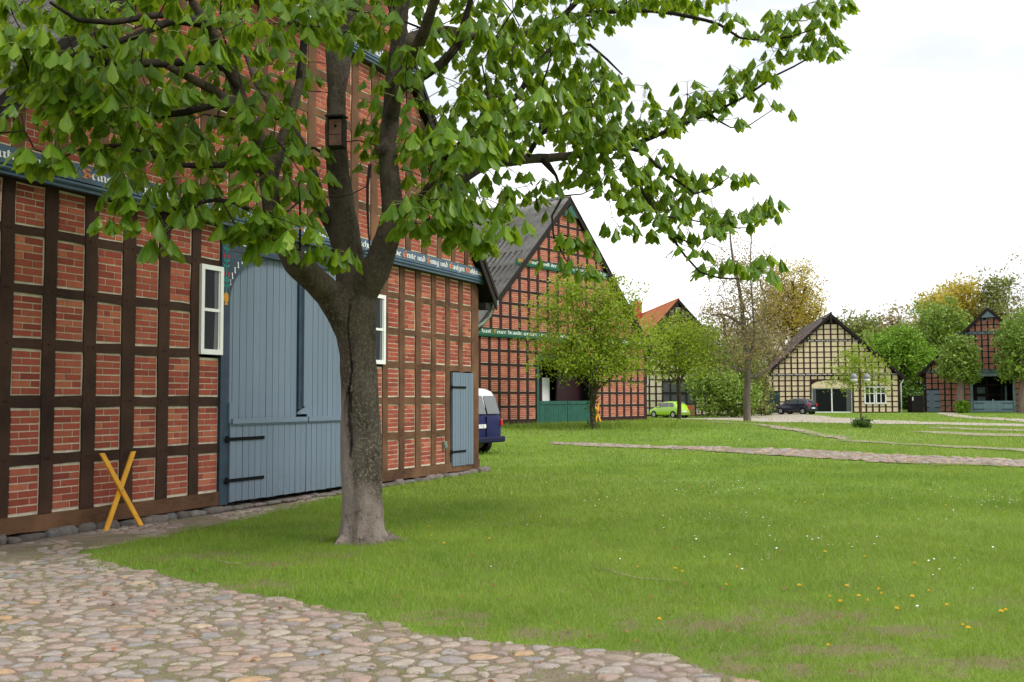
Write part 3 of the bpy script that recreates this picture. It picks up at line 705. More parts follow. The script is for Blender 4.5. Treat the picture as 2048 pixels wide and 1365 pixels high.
# ================================================================ NEAR HOUSE
W1 = 13.14
loc1 = (CORN.x-FD.x*W1, CORN.y-FD.y*W1, 0); RZ1 = math.atan2(FD.y, FD.x)
h = House('timber_frame_house', 'near red brick house with a tall blue barn gate and dark blue inscribed beam', loc1, RZ1, W1, 22, 4.02, 1.145, .40, .27, .33, ([M['wood'], M['wood_oiled_shaded']], M['mortar'], M['brick']), seed=3)
cc = [.56, 1.16, 1.77, 2.40, 3.05, 3.68, 4.29]; cl = [(c-.215, c+.215) for c in cc]; cr_ = [(W1-b, W1-a) for a, b in cl[::-1]]
rows = [(.31, .88), (1.02, 1.57), (1.71, 2.27), (2.40, 2.93), (3.05, 3.64), (3.75, 4.26)]
GX0, GX1 = 4.69, 8.45; cxh = W1/2
A_ = .014
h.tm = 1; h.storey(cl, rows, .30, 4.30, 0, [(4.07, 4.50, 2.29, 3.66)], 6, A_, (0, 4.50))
h.tm = 0; h.storey(cr_, rows, .30, 4.30, 0, [(W1-4.50, W1-4.07, 2.29, 3.66), (W1-1.375, W1-.345, .2, 2.25)], 6, A_, (W1-4.50, W1))
h.tm = 0; h.rail(-.01, GX0-.02, .10, .30, -.03, .012); h.rail(GX1+.02, W1+.01, .10, .30, -.03, .012)   # sill beams
# upper gable, jettied forward
J = -.14
mid = np.linspace(4.29, W1-4.29, 8)[1:-1]; ucols = cl + [(c-.215, c+.215) for c in mid] + cr_
ur = [(4.62, 5.15), (5.28, 5.83), (5.97, 6.52), (6.66, 7.20), (7.34, 7.88)]
h.storey(ucols, ur, 4.58, 7.92, J, (), 6, A_)
ur2 = [(8.27, 8.82), (8.96, 9.50), (9.64, 10.2), (10.34, 10.9), (11.04, 11.6)]
h.storey(ucols, ur2, 8.22, 12.0, J*2, (), 6, A_)
# diagonal pegs (wooden dowels) at the joints
pg = MB(); rnd = random.Random(8)
for a, b in cl+cr_:
    for r0, r1 in rows:
        for xx in (a-.06, b+.07):
            for zz in (r0-.06,):
                if rnd.random() < .6 and not (4.0 < xx < W1-4.0) and not (xx > W1-1.45 and zz < 2.3): pg.tube([(xx+rnd.uniform(-.02, .02), -.035, zz), (xx, .0, zz)], .013, 6)
pg.build('wooden_pegs', M['wood3'], h.root)
h.flush()
h.shell(M['mortar'], sidemat=M['brick'])
h.roof(M['greytile'], M['wood3'], M['wood3'])
# foundation stones
fs = MB(); x = -.2
V = []; T = []
while x < W1+.2:
    w_ = rnd.choice((rnd.uniform(.12, .25), rnd.uniform(.25, .5))); hh = rnd.uniform(.05, .125); 
    if not (GX0-.1 < x+w_/2 < GX1+.1 and False):
        b = len(V); n1, n2 = 7, 5; ct = Vector((x+w_/2, -.005+rnd.uniform(-.05, .03), .025)); ph = rnd.uniform(0, 50)
        if GX0-.1 < x+w_/2 < GX1+.1: hh *= .55
        for i in range(n2+1):
            for k in range(n1*2):
                th_ = math.pi*i/n2; ph_ = 2*math.pi*k/(n1*2); d = Vector((math.sin(th_)*math.cos(ph_), math.sin(th_)*math.sin(ph_), math.cos(th_)))
                q = Vector((math.copysign(abs(d.x)**.6, d.x)*w_*.52, math.copysign(abs(d.y)**.7, d.y)*.14, math.copysign(abs(d.z)**.7, d.z)*hh*.85))
                q *= 1+(.30)*noise.noise(d*2.6+Vector((ph, 0, 0)))
                V.append(tuple(ct+q))
        for i in range(n2):
            for k in range(n1*2):
                k2 = (k+1) % (n1*2); T.append((b+i*n1*2+k, b+(i+1)*n1*2+k, b+(i+1)*n1*2+k2, b+i*n1*2+k2))
    x += w_*.96
fastmesh('foundation_stones', V, T, M['rock'], h.root, smooth=True)
# inscribed beams
TXT = 'ihn Gute Speise in Seinen Gülhen und Rechte Herzen den Guten Gott Segne dies Erbe und schutz Gottes die Ernte und Simig und Gaufgen Wohlstans'
h.band('inscription_beam', -.03, W1+.05, 4.30, 4.60, J-.05, M['navy2'], TXT, M['text'], M['orange_text'], xh=.085, txspan=(.1, W1-.05))
h.band('inscription_beam', 3.35, W1-3.35, 7.92, 8.22, 2*J-.05, M['navy2'], 'Der Herr Segne unser Haus und auch Gottes Brot und Gnade den Kindern', M['text'], M['orange_text'], xh=.10)
# gate surround
gp = MB()
gp.box(4.50, GX0, -.055, .12, .10, 4.28, grain='z'); gp.box(GX1, W1-4.50, -.055, .12, .10, 4.28, grain='z')
zt = 3.93
gp.box(GX0, GX1, -.05, .12, zt, 4.28, grain='x')
def arch(xc, sgn):
    P = [(xc, 3.10)]; n = 12; a, b_ = .95, zt-3.10-.02
    for i in range(n+1):
        t = math.pi/2*i/n; P.append((xc+sgn*a*(1-math.cos(t)), 3.10+b_*math.sin(t)))
    P.append((xc, zt)); return P if sgn < 0 else P[::-1]
gp.prism(arch(GX0, 1), -.045, .10); gp.prism(arch(GX1, -1), -.045, .10)
gpo = gp.build('gate_surround', M['navy'], h.root)
# painted plants, flowers and vases
tu, lf, oc = MB(), MB(), MB(); yy = -.0595
def petal(mb, cx, cz, r, n=7, sq=1.3, y=yy):
    P = [(cx+r*math.cos(2*math.pi*k/n), y, cz+r*sq*math.sin(2*math.pi*k/n)) for k in range(n)]; b = len(mb.v); mb.v += P; mb.face(list(range(b, b+n)))
def leafy(mb, cx, cz, dx, dz, y=yy):
    b = len(mb.v); mb.v += [(cx, y, cz), (cx+dx*.5-dz*.18, y, cz+dz*.5+dx*.18), (cx+dx, y, cz+dz), (cx+dx*.5+dz*.18, y, cz+dz*.5-dx*.18)]
    mb.face([b, b+3, b+2, b+1]) if True else None
for xp in (4.595, W1-4.595):
    oc.quad((xp-.04, yy, 3.09), (xp+.04, yy, 3.09), (xp+.03, yy, 3.12), (xp-.03, yy, 3.12)); petal(oc, xp, 3.2, .055, 10, 1.5)
    lf.quad((xp-.008, yy, 3.28), (xp+.008, yy, 3.28), (xp+.008, yy, 4.05), (xp-.008, yy, 4.05))
    for k, z in enumerate((3.36, 3.44, 3.66, 3.74, 3.92)):
        for sg in (-1, 1): leafy(lf, xp, z, sg*.085, .05)
    for z in (3.55, 3.82):
        for sg in (-1, 1): petal(tu, xp+sg*.055, z+.01, .025); lf.quad((xp, yy, z-.07), (xp+sg*.02, yy, z-.07), (xp+sg*.058, yy, z-.02), (xp+sg*.04, yy, z-.02))
    petal(tu, xp, 4.12, .04, 8, 1.7)
wh = MB()
for k, x in enumerate(np.arange(GX0+.2, GX1-.1, .42)):
    z = 4.10; yb = yy+.002
    if k % 3 == 1: petal(wh, x, z, .07, 12, 1.0, yb); petal(tu, x, z, .035, 8, 1, yb-.002); 
    elif k % 3 == 2: petal(tu, x, z+.02, .035, 8, 1.5, yb); [leafy(lf, x, z-.08, sg*.07, .1, yb-.001) for sg in (-1, 1)]
    else: blackletter(wh, 'Anno' if k == 0 else 'Gott', x-.14, x+.2, z-.07, .10, yb)
for xc, sgn, t in ((GX0, 1, 'Anno'), (GX1, -1, 'mut')):
    for i, ch in enumerate('iııııı'):
        a = .30+.13*i; cxx, czz = xc+sgn*(.95*(1-math.cos(a))-.035), 3.10+.81*math.sin(a)+.06
        blackletter(wh, ch, cxx, cxx+.035, czz, .11, yy+.012)
wh.build('painted_lettering', M['text'], gpo); tu.build('painted_tulips', M['tulip'], gpo); lf.build('painted_leaves', M['leafpaint'], gpo); oc.build('painted_vase', M['ochre'], gpo)
# gate leaves made of planks
def plankset(mb, x0, x1, z0, z1, y, n, th=.035, topf=None, rg=None):
    r = rg or rnd; w_ = (x1-x0)/n
    for i in range(n):
        a, b = x0+i*w_+.0045, x0+(i+1)*w_-.0045; zz = (topf((a+b)/2) if topf else z1); yo = r.uniform(-.003, .003)
        poly = [(a, z0+r.uniform(-.006, .006)), (b, z0+r.uniform(-.006, .006)), (b, topf(b) if topf else z1), (a, topf(a) if topf else z1)]
        mb.prism(poly, y+yo, y+th)
def archz(x):
    d = min(x-GX0, GX1-x); t = min(1, max(0, 1-d/.95)); return min(zt, 3.10+(zt-3.12)*math.sqrt(max(0, 1-t*t)))+.03
back = MB(); back.prism([(GX0, .1), (GX1, .1), (GX1, zt), (GX0, zt)], .115, .15); back.build('gate_backing', M['navy'], h.root)
gl = empty('upper_gate_leaf', (0, 0, 0)); gl.parent = h.root
lx = cxh-.10
a = MB(); plankset(a, GX0+.01, lx, 1.36, zt, .035, 11, topf=archz); o1 = a.build('upper_gate_leaf', M['blue'], h.root)
bpy.data.objects.remove(gl)
a = MB(); plankset(a, lx+.22, GX1-.01, 1.36, zt, -.02, 12, topf=archz)
a.prism([(lx-.02, 1.42), (lx+.22, 1.42), (lx+.22, 1.62), (lx+.16, 1.60), (lx+.13, 1.52), (lx+.02, 1.47)], -.03, .02)
o2 = a.build('upper_gate_leaf', M['blue'], h.root)
a = MB(); a.box(lx+.0, lx+.10, -.005, .06, 1.50, zt-.01, grain='z'); a.build('meeting_post', M['navy'], o2)
a = MB(); a.box(lx+.105, lx+.215, -.035, .05, 1.55, zt-.01, grain='z'); a.build('cover_strip', M['blue'], o2)
for x0, x1, n in ((GX0+.005, cxh+.02, 13), (cxh+.028, GX1-.005, 13)):
    a = MB(); plankset(a, x0, x1, .13, 1.31, -.075, n, .04); o = a.build('lower_gate_leaf', M['blue'], h.root)
    a = MB(); a.box(x0+.02, x1, -.115, -.03, 1.30, 1.375, grain='x'); a.box(x0+.03, x1, -.095, -.03, 1.275, 1.30, grain='x'); a.build('gate_rail', M['blue'], o)
    left = x0 < cxh
    for z in (.45, 1.07):
        a = MB(); xs = (GX0-.09, GX0+.80) if left else (GX1-.80, GX1+.09)
        a.box(xs[0], xs[1], -.092, -.080, z-.025, z+.025); xe = GX0-.05 if left else GX1+.05
        a.tube([(xe, -.08, z-.05), (xe, -.08, z+.05)], .018, 8); a.build('strap_hinge', M['black'], o)
a = MB(); a.box(GX0-.015, GX0+.05, -.08, -.03, 1.31, 1.62, grain='z'); a.build('gate_stop', M['blue'], h.root)
# windows beside the gate
for xc in (4.285, W1-4.285):
    a = MB(); x0, x1, z0, z1 = xc-.235, xc+.235, 2.33, 3.65; y0 = -.075
    a.box(x0, x0+.065, y0, .05, z0, z1, grain='z'); a.box(x1-.065, x1, y0, .05, z0, z1, grain='z'); a.box(x0+.065, x1-.065, y0+.002, .05, z0, z0+.075); a.box(x0+.065, x1-.065, y0+.002, .05, z1-.07, z1); a.box(x0+.065, x1-.065, y0+.012, .05, 2.965, 3.01)
    a.box(x0+.065, x0+.085, y0+.02, .05, z0+.075, 2.965); a.box(x1-.085, x1-.065, y0+.02, .05, z0+.075, 2.965); a.box(x0+.065, x0+.085, y0+.02, .05, 3.01, z1-.07); a.box(x1-.085, x1-.065, y0+.02, .05, 3.01, z1-.07)
    o = a.build('window', M['white'], h.root)
    a = MB(); a.box(x0+.085, x1-.085, y0+.035, y0+.045, z0+.075, 2.965); a.box(x0+.085, x1-.085, y0+.035, y0+.045, 3.01, z1-.07); a.build('window_pane', M['glass'], o)
    a = MB(); a.quad((x1-.17, y0+.032, z0+.08), (x1-.09, y0+.032, z0+.08), (x1-.09, y0+.032, 2.96), (x1-.15, y0+.032, 2.96)); a.quad((x1-.16, y0+.032, 3.02), (x1-.09, y0+.032, 3.02), (x1-.09, y0+.032, 3.575), (x1-.17, y0+.032, 3.575)); a.build('curtain', M['glass2'], o)
# small plank door at the right end
dx0, dx1 = W1-1.345, W1-.345
a = MB(); plankset(a, dx0+.01, dx1-.01, .22, 2.24, -.07, 8, .05); o = a.build('door', M['blue'], h.root)
for z in (.53, 1.92):
    a = MB(); a.box(dx0-.05, dx0+.62, -.085, -.073, z-.022, z+.022); a.tube([(dx0-.03, -.075, z-.045), (dx0-.03, -.075, z+.045)], .016, 8); a.build('strap_hinge', M['black'], o)
a = MB(); a.box(W1-1.70, W1-1.58, -.07, -.0, .62, .77); a.box(W1-1.685, W1-1.595, -.085, -.07, .64, .70); a.box(W1-1.66, W1-1.62, -.08, -.07, .72, .75); a.build('power_socket', M['zinc'], h.root)
# eaves box, hopper and downpipe at the right corner
a = MB(); a.box(W1+.02, W1+.36, -.2, .10, 3.72, 3.86, grain='x'); a.box(W1+.0, W1+.32, .1, 21.9, 3.76, 3.9, grain='y'); a.build('eaves_board', M['wood3'], h.root)
a = MB(); n = 12
for i in range(n):
    pass
for i in range(n):
    a0, a1 = math.pi*i/n, math.pi*(i+1)/n; c0, c1 = W1+.50+.075*math.cos(a0), W1+.50+.075*math.cos(a1); s0, s1 = 3.93-.075*math.sin(a0), 3.93-.075*math.sin(a1)
    a.quad((c0, -.25, s0), (c1, -.25, s1), (c1, 22, s1), (c0, 22, s0))
a.box(W1+.43, W1+.57, -.27, -.24, 3.84, 3.95)
a.build('gutter', M['zinc'], h.root)
a = MB(); a.tube([(W1+.50, -.10, 3.92), (W1+.50, -.10, 3.72), (W1+.46, -.08, 3.60), (W1+.30, .0, 3.42), (W1+.14, .10, 3.32), (W1+.08, .14, 3.2), (W1+.07, .16, .2)], .045, 10)
a.tube([(W1+.50, -.10, 3.93), (W1+.50, -.10, 3.76)], [.085, .06], 10); a.build('downpipe', M['zinc'], h.root, smooth=True)
HN = h
# ================================================================ RED HOUSE
def evenpan(x0, x1, n, post): 
    p = (x1-x0)/n; return [(x0+i*p+post/2, x0+(i+1)*p-post/2) for i in range(n)]
def evenrow(z0, z1, n, r):
    p = (z1-z0)/n; return [(z0+i*p+r*.55, z0+(i+1)*p-r*.45) for i in range(n)]
R2 = at(1293, 800, 57.0); d2 = Vector((.645, .764)); W2 = 15.1
loc2 = (R2.x-d2.x*W2, R2.y-d2.y*W2, .42)
h = House('timber_frame_house', 'tall red brick house with a green gate and steep grey roof behind the blue van', loc2, math.atan2(d2.y, d2.x), W2, 24, 3.78, .99, .35, .32, .32, (M['wood2'], M['mortar'], M['brick2']), seed=12)
g0, g1 = 5.2, W2-5.2
c1 = evenpan(.20, g0-.1, 7, .18); c3 = [(W2-b, W2-a) for a, b in c1[::-1]]; cm = evenpan(g0-.1, g1+.1, 6, .18)
rw = evenrow(.22, 4.2, 6, .13)
h.storey(c1, rw, .05, 4.22, 0, (), 5, 0, (0, g0-.1)); h.storey(c3, rw, .05, 4.22, 0, (), 5, 0, (g1+.1, W2))
h.storey(cm, rw[-1:], 3.42, 4.22, 0, (), 5, 0, (g0-.1, g1+.1))
h.storey(c1+cm+c3, evenrow(4.52, 7.75, 5, .13), 4.50, 7.76, -.10, (), 5); h.storey(c1+cm+c3, evenrow(8.05, 11.4, 5, .13), 8.02, 11.5, -.18, (), 5)
h.flush()
h.shell(M['mortar'], sidemat=M['brick2'])
M['greenband'] = simple('green_painted_beam', (.025,.13,.075), .6, .3, .2, 5)
h.band('inscription_beam', -.03, W2+.03, 4.20, 4.52, -.16, M['greenband'], 'Gott hast Feuer brande wieder gute So Gottes größte werke ſegne wer hier geht ein und aus', M['text'], M['ochre'], xh=.13)
h.band('inscription_beam', 3.4, W2-3.4, 7.74, 8.04, -.24, M['greenband'], 'Wer Friede will der bleib in ſeinem Haus und geſund', M['text'], M['ochre'], xh=.12)
h.roof(M['greytile'], M['wood3'], M['wood3'], pu=.36, pv=1.15, res=4)
a = MB(); a.box(g0-.12, g0+.06, -.06, .1, .05, 3.4, grain='z'); a.box(g1-.06, g1+.12, -.06, .1, .05, 3.4, grain='z'); a.box(g0+.06, g1-.06, -.05, .1, 3.2, 3.42); a.build('gate_post', M['green'], h.root)
M['maroon'] = simple('dark_red_boards', (.022,.005,.008), .6, .3, .3, 4)
a = MB(); a.prism([(g0, .05), (g1, .05), (g1, 3.4), (g0, 3.4)], 1.6, 1.7, back=True); a.box(g0-.02, g0, .1, 1.6, .05, 3.4); a.box(g1, g1+.02, .1, 1.6, .05, 3.4); a.box(g0, g1, .12, 1.6, 3.4, 3.44); a.build('porch_wall', M['dark'], h.root)
a = MB(); a.box(g0+.1, g0+1.3, 1.3, 1.36, .1, 1.9); a.box(g0+1.52, g0+2.5, 1.2, 1.26, .1, 2.35); a.build('white_screen', M['white'], h.root)
a = MB(); a.box(g0+1.32, g0+1.5, .9, 1.05, .1, 3.3, grain='z'); a.box(g0+2.55, g1, .75, .85, .1, 3.2); a.build('porch_post', M['maroon'], h.root)
for x0, x1 in ((g0+.08, cxh*0+W2/2-.02), (W2/2+.02, g1-.08)):
    a = MB(); plankset(a, x0, x1, .06, 1.15, -.06, 12, .05); o = a.build('gate_leaf', M['green'], h.root)
    a = MB(); a.box(x0+.02, x1-.02, -.09, -.06, .98, 1.08); a.build('gate_rail', M['green'], o)
a = MB(); a.box(.0, W2, -.1, .1, -.25, .06); a.build('plinth', M['rock'], h.root)
a = MB(); a.prism([(W2/2-.6, 10.6), (W2/2+.6, 10.6), (W2/2, 11.2)], -.40, -.345, back=True); a.build('gable_board', M['green'], h.root)
# ================================================================ WHITE HOUSE WITH ORANGE ROOF
R3 = at(1358, 800, 97); d3 = Vector((21, 1.6)).normalized(); W3 = 12.6
h = House('timber_frame_house', 'offwhite timber framed house with orange tiled roof behind the green car', (R3.x-d3.x*W3/2, R3.y-d3.y*W3/2, 0), math.atan2(d3.y, d3.x), W3, 24, 3.7, 1.13, .4, .4, .3, (M['wood2'], M['white_plaster'], M['brick']), timber_y=.03, seed=5)
c1 = evenpan(.15, 4.7, 7, .17); c3 = [(W3-b, W3-a) for a, b in c1[::-1]]; cm = evenpan(4.7, W3-4.7, 5, .17)
rw = evenrow(.1, 4.2, 6, .11)
h.storey(c1, rw, .05, 4.2, 0, (), 0, 0, (0, 4.7)); h.storey(c3, rw, .05, 4.2, 0, (), 0, 0, (W3-4.7, W3)); h.storey(cm, rw[-1:], 3.55, 4.2, 0, (), 0, 0, (4.7, W3-4.7))
h.storey(c1+cm+c3, evenrow(4.3, 10.6, 10, .11), 4.2, 10.7, -.08, (), 0)
h.flush(infill='x'); h.shell(M['white_plaster']); h.roof(M['redtile'], M['wood3'], M['wood3'], pu=.4, pv=.5, res=4)
a = MB(); a.box(4.7, W3-4.7, .05, .1, 1.15, 3.55); a.build('window_pane', M['glass2'], h.root)
a = MB()
for i in range(5): a.box(4.7+i*.79-.05, 4.7+i*.79+.05, -.03, .05, 1.15, 3.55, grain='z')
for z in (1.15, 2.25, 3.4): a.box(4.75, W3-4.75, -.022, .05, z-.06, z+.06)
a.build('window_frame', M['wood3'], h.root)
a = MB(); plankset(a, 4.75, W3-4.75, .05, 1.08, -.02, 16, .05); a.build('timber_panel', simple('light_wood_boards', (.30,.17,.085), .8, .2, .2, 5), h.root)
a = MB(); a.box(2.7, 3.3, -.06, .04, 3.05, 3.95); a.build('window', M['white'], h.root)
a = MB(); a.box(2.78, 3.22, -.07, -.055, 3.13, 3.87); a.build('window_pane', M['glass2'], h.root)
ch = MB(); ch.box(1.0, 1.75, 9.0, 10.0, 4.8, 9.3); ch.box(.94, 1.81, 8.94, 10.06, 9.1, 9.25)
ch = MB(); ch.box(W3/2-1.3, W3/2-.4, 15.0, 16.0, 8.4, 12.6); ch.box(W3/2-1.37, W3/2-.33, 14.93, 16.07, 12.3, 12.5); ch.build('chimney', M['brick3'], h.root)
H3 = h
# ================================================================ CREAM HOUSE
W4 = 12.7; d4 = Vector((.987, -.16)); C4 = at(1664, 800, 98.5)
h = House('timber_frame_house', 'wide cream plastered timber framed house with glass barn entrance, behind the dark blue car', (C4.x-d4.x*W4/2, C4.y-d4.y*W4/2, .22), math.atan2(d4.y, d4.x), W4, 22, 3.35, .93, .5, .5, .35, (M['wood2'], M['cream'], M['brick']), timber_y=.03, seed=9)
g0, g1 = 4.35, W4-4.35
c1 = evenpan(.1, g0, 7, .15); c3 = [(W4-b, W4-a) for a, b in c1[::-1]]; cm = evenpan(g0, g1, 6, .15)
rw = evenrow(.05, 3.70, 7, .10)
h.storey(c1, rw, .0, 3.72, 0, [(.1, 1.42, 0, 2.15)], 0, 0, (0, g0))
wx0, wx1 = W4-3.35, W4-1.2
h.storey(c3, rw, .0, 3.72, 0, [(wx0, wx1, .84, 2.6)], 0, 0, (g1, W4)); h.storey(cm, [(3.32, 3.60)], 3.2, 3.72, 0, (), 0, 0, (g0, g1))
h.storey(c1+cm+c3, evenrow(3.85, 7.05, 6, .10), 3.72, 7.1, -.06, (), 0)
h.storey(c1+cm+c3, evenrow(7.2, 8.75, 3, .10), 7.15, 8.8, -.08, (), 0)
h.flush(infill='x'); h.shell(M['cream']); h.roof(M['thatchtile'], M['wood3'], M['wood3'], pu=.4, pv=.5, res=3)
h.band('inscription_beam', -.03, W4+.03, 3.70, 3.88, -.13, M['wood2'], 'Der Herr behüte deinen Ausgang und Eingang von nun an Gott allein die Ehre im Jahr des Herrn wir bauen', M['text'], xh=.10, mould=False)
h.band('inscription_beam', 3.5, W4-3.5, 7.03, 7.20, -.13, M['wood2'], 'Wer Gott vertraut hat wohl gebaut im Haus', M['text'], xh=.09, mould=False)
a = MB(); ax = W4/2
a.prism([(g0, 2.45), (g1, 2.45), (g1, 2.75), (g1-.5, 3.05), (g1-1.3, 3.2), (g0+1.3, 3.2), (g0+.5, 3.05), (g0, 2.75)], -.02, .1); a.build('arch_panel', M['cream'], h.root)
a = MB(); a.box(g0-.08, g0+.08, -.06, .1, 0, 2.9, grain='z'); a.box(g1-.08, g1+.08, -.06, .1, 0, 2.9, grain='z'); a.box(g0, g1, -.05, .1, 3.2, 3.3)
a.prism([(g0, 2.75), (g0+.5, 3.05), (g0+1.3, 3.2), (g0, 3.2)], -.05, .05); a.prism([(g1, 2.75), (g1, 3.2), (g1-1.3, 3.2), (g1-.5, 3.05)], -.05, .05); a.build('arch_surround', M['wood2'], h.root)
a = MB(); a.box(g0+.08, g1-.08, .15, .17, .1, 2.4); a.build('entrance_glass', M['glass'], h.root)
a = MB(); a.box(g0+.08, g1-.08, .08, .14, 2.36, 2.45); a.box(g0+.08, g1-.08, .08, .14, 0, .12); a.box(ax-.06, ax+.06, .08, .145, .12, 2.36); a.box(g0+.08, g0+.16, .08, .14, .12, 2.36); a.box(g1-.16, g1-.08, .08, .14, .12, 2.36)
a.build('entrance_frame', M['white'], h.root)
a = MB(); a.box(g0+.17, g0+.5, .12, .145, .12, 2.36); a.box(g1-.62, g1-.17, .12, .145, .12, 2.36); a.build('curtain', M['glass2'], h.root)
a = MB(); a.box(.18, 1.36, -.05, .05, .02, 2.1, grain='z'); o = a.build('door', simple('black_green_paint', (.012,.035,.03), .5, .4, .2, 5), h.root)
a = MB(); a.box(.26, .32, -.075, -.05, 1.0, 1.12); a.build('door_handle', M['black'], o)
for x0 in (wx0+.04, wx0+1.10):
    a = MB(); x1 = x0+1.0; z0, z1 = .86, 2.58
    a.box(x0, x0+.12, -.09, .04, z0, z1); a.box(x1-.12, x1, -.09, .04, z0, z1); a.box(x0+.12, x1-.12, -.088, .04, z0, z0+.14); a.box(x0+.12, x1-.12, -.088, .04, z1-.12, z1); a.box(x0+.12, x1-.12, -.085, .04, 1.85, 1.93); a.box((x0+x1)/2-.04, (x0+x1)/2+.04, -.083, .04, z0+.14, 1.85); a.box((x0+x1)/2-.04, (x0+x1)/2+.04, -.083, .04, 1.93, z1-.12)
    o = a.build('window', M['white'], h.root)
    a = MB(); a.box(x0+.12, x1-.12, -.03, -.02, z0+.14, z1-.12); a.build('window_pane', M['glass'], o)
a = MB(); a.box(W4/2-.75, W4/2+.75, -.12, .05, 8.78, 9.35); a.build('vent_board', M['wood3'], h.root)
a = MB()
for i in range(6): a.box(W4/2-.62+i*.22, W4/2-.50+i*.22, -.135, -.12, 8.88, 9.12)
a.build('gable_opening', M['dark'], h.root)
a = MB(); a.box(W4/2-.09, W4/2+.09, -.6, -.52, 8.85, 9.9, grain='z'); a.build('gable_finial', M['wood3'], h.root)
a = MB(); a.tube([(W4+.45, -.3, 3.45), (W4+.30, -.2, 3.1), (W4+.12, -.12, 2.8), (W4+.12, -.12, 0)], .06, 8); a.build('downpipe', M['white'], h.root, smooth=True)
a = MB(); a.box(-.1, W4+.1, -.35, .1, -.3, .0); a.build('plinth', M['mortar'], h.root)
# ================================================================ RIGHT HOUSE
W5 = 12.2; C5 = at(1981, 800, 99); d5 = Vector((.90, -.43)).normalized()
h = House('timber_frame_house', 'dark red brick house at the far right with a pale blue half gate', (C5.x-d5.x*W5/2, C5.y-d5.y*W5/2, .22), math.atan2(d5.y, d5.x), W5, 20, 3.75, 1.0, .45, .5, .32, (M['wood3'], M['mortar'], M['brick3']), timber_y=.03, seed=21)
g0, g1 = W5/2-1.60, W5/2+2.05
c1 = evenpan(.2, g0-.15, 7, .17); c3 = evenpan(g1+.15, W5-.2, 6, .17); cm = evenpan(g0-.15, g1+.15, 7, .17)
rw = evenrow(.05, 4.0, 7, .12)
h.storey(c1, rw, 0, 4.0, 0, [(.2, 1.62, 0, 2.27)], 4, 0, (0, g0-.15)); h.storey(c3, rw, 0, 4.0, 0, (), 4, 0, (g1+.15, W5))
h.storey(cm, [], 3.7, 4.0, 0, (), 4, 0, (g0-.15, g1+.15))
h.storey(c1+cm+c3, evenrow(4.2, 7.75, 6, .12), 4.18, 7.76, -.08, (), 4); h.storey(c1+cm+c3, evenrow(7.96, 10.0, 3, .14), 7.94, 10.1, -.14, (), 4)
h.flush(); h.shell(M['mortar'], sidemat=M['brick3']); h.roof(M['greytile'], M['wood3'], M['wood3'], pu=.4, pv=.5, res=3)
M['greyblue'] = simple('pale_blue_grey_beam', (.15,.20,.22), .7, .2, .3, 3); M['paleblue'] = planks('pale_blue_boards', (.26,.38,.46), (.16,.25,.32))
h.band('inscription_beam', -.03, W5+.03, 3.98, 4.20, -.15, M['greyblue'], 'An Gottes Segen ist alles gelegen Herr bleibe bei uns denn es will Abend werden', M['black'], xh=.12, mould=False)
h.band('inscription_beam', 3.2, W5-3.2, 7.74, 7.96, -.22, M['greyblue'], 'Gott bewahre dies Haus und alle', M['black'], xh=.11, mould=False)
a = MB(); a.box(g0-.2, g0+.05, -.08, .1, 0, 3.7, grain='z'); a.box(g1-.05, g1+.2, -.08, .1, 0, 3.7, grain='z'); a.prism([(g0+.05, 3.35), (g0+.9, 3.55), (g1-.9, 3.55), (g1-.05, 3.35), (g1-.05, 3.98), (g0+.05, 3.98)], -.07, .1); a.build('gate_surround', M['greyblue'], h.root)
a = MB(); a.box(g0, g1, 2.2, 2.3, 0, 3.7); a.box(g0-.03, g0, .1, 2.2, 0, 3.7); a.box(g1, g1+.03, .1, 2.2, 0, 3.7); a.box(g0, g1, .1, 2.2, 3.7, 3.73); a.build('porch_wall', M['dark'], h.root)
a = MB(); a.box(g0+.1, g0+.35, 1.5, 1.7, 0, 3.6, grain='z'); a.box(g0+1.2, g0+1.4, 1.5, 1.7, 0, 3.6, grain='z'); a.box(g1-1.1, g1-.9, 1.5, 1.7, 0, 3.6, grain='z')
for z in (1.7, 2.7): a.box(g0+.35, g1-.2, 1.52, 1.68, z-.08, z+.08)
a.build('porch_timber', M['wood3'], h.root)
a = MB(); a.box(g0+.4, g0+1.15, 1.75, 1.8, .3, 1.55); a.box(g0+.4, g0+1.15, 1.75, 1.8, 1.85, 2.5); a.box(g1-.75, g1-.55, 1.4, 1.45, .2, 2.6); a.build('inner_panel', M['greyblue'], h.root)
xm = (g0+g1)/2
for x0, x1 in ((g0+.08, xm-.02), (xm+.02, g1-.08)):
    a = MB(); plankset(a, x0, x1, .03, 1.12, -.06, 14, .05); o = a.build('gate_leaf', M['paleblue'], h.root)
    for z in (.3, .9):
        b = MB(); xs = (x0, x0+.95) if x0 < xm-.5 else (x1-.95, x1); b.box(xs[0], xs[1], -.085, -.066, z-.03, z+.03); b.build('strap_hinge', M['black'], o)
a = MB(); a.box(xm-.07, xm+.07, -.10, -.06, .03, 1.27, grain='z'); a.build('cover_strip', M['paleblue'], h.root)
a = MB(); plankset(a, .28, 1.55, .03, 2.2, -.06, 7, .05); o = a.build('door', M['blue'], h.root)
for z in (.45, 1.1, 1.8):
    b = MB(); b.box(.28, .5, -.085, -.066, z-.03, z+.03); b.box(1.0, 1.55, -.085, -.066, z-.03, z+.03); b.build('strap_hinge', M['black'], o)
a = MB(); a.box(W5/2-.55, W5/2-.05, -.21, -.1, 9.05, 9.55); o = a.build('window', M['greyblue'], h.root); a = MB(); a.box(W5/2-.46, W5/2-.14, -.22, -.2, 9.13, 9.47); a.build('window_pane', M['dark'], o)
a = MB(); a.prism([(W5/2-.72, 9.35), (W5/2+.72, 9.35), (W5/2, 10.05)], -.50, -.46, back=True); a.build('gable_board', M['greyblue'], h.root)
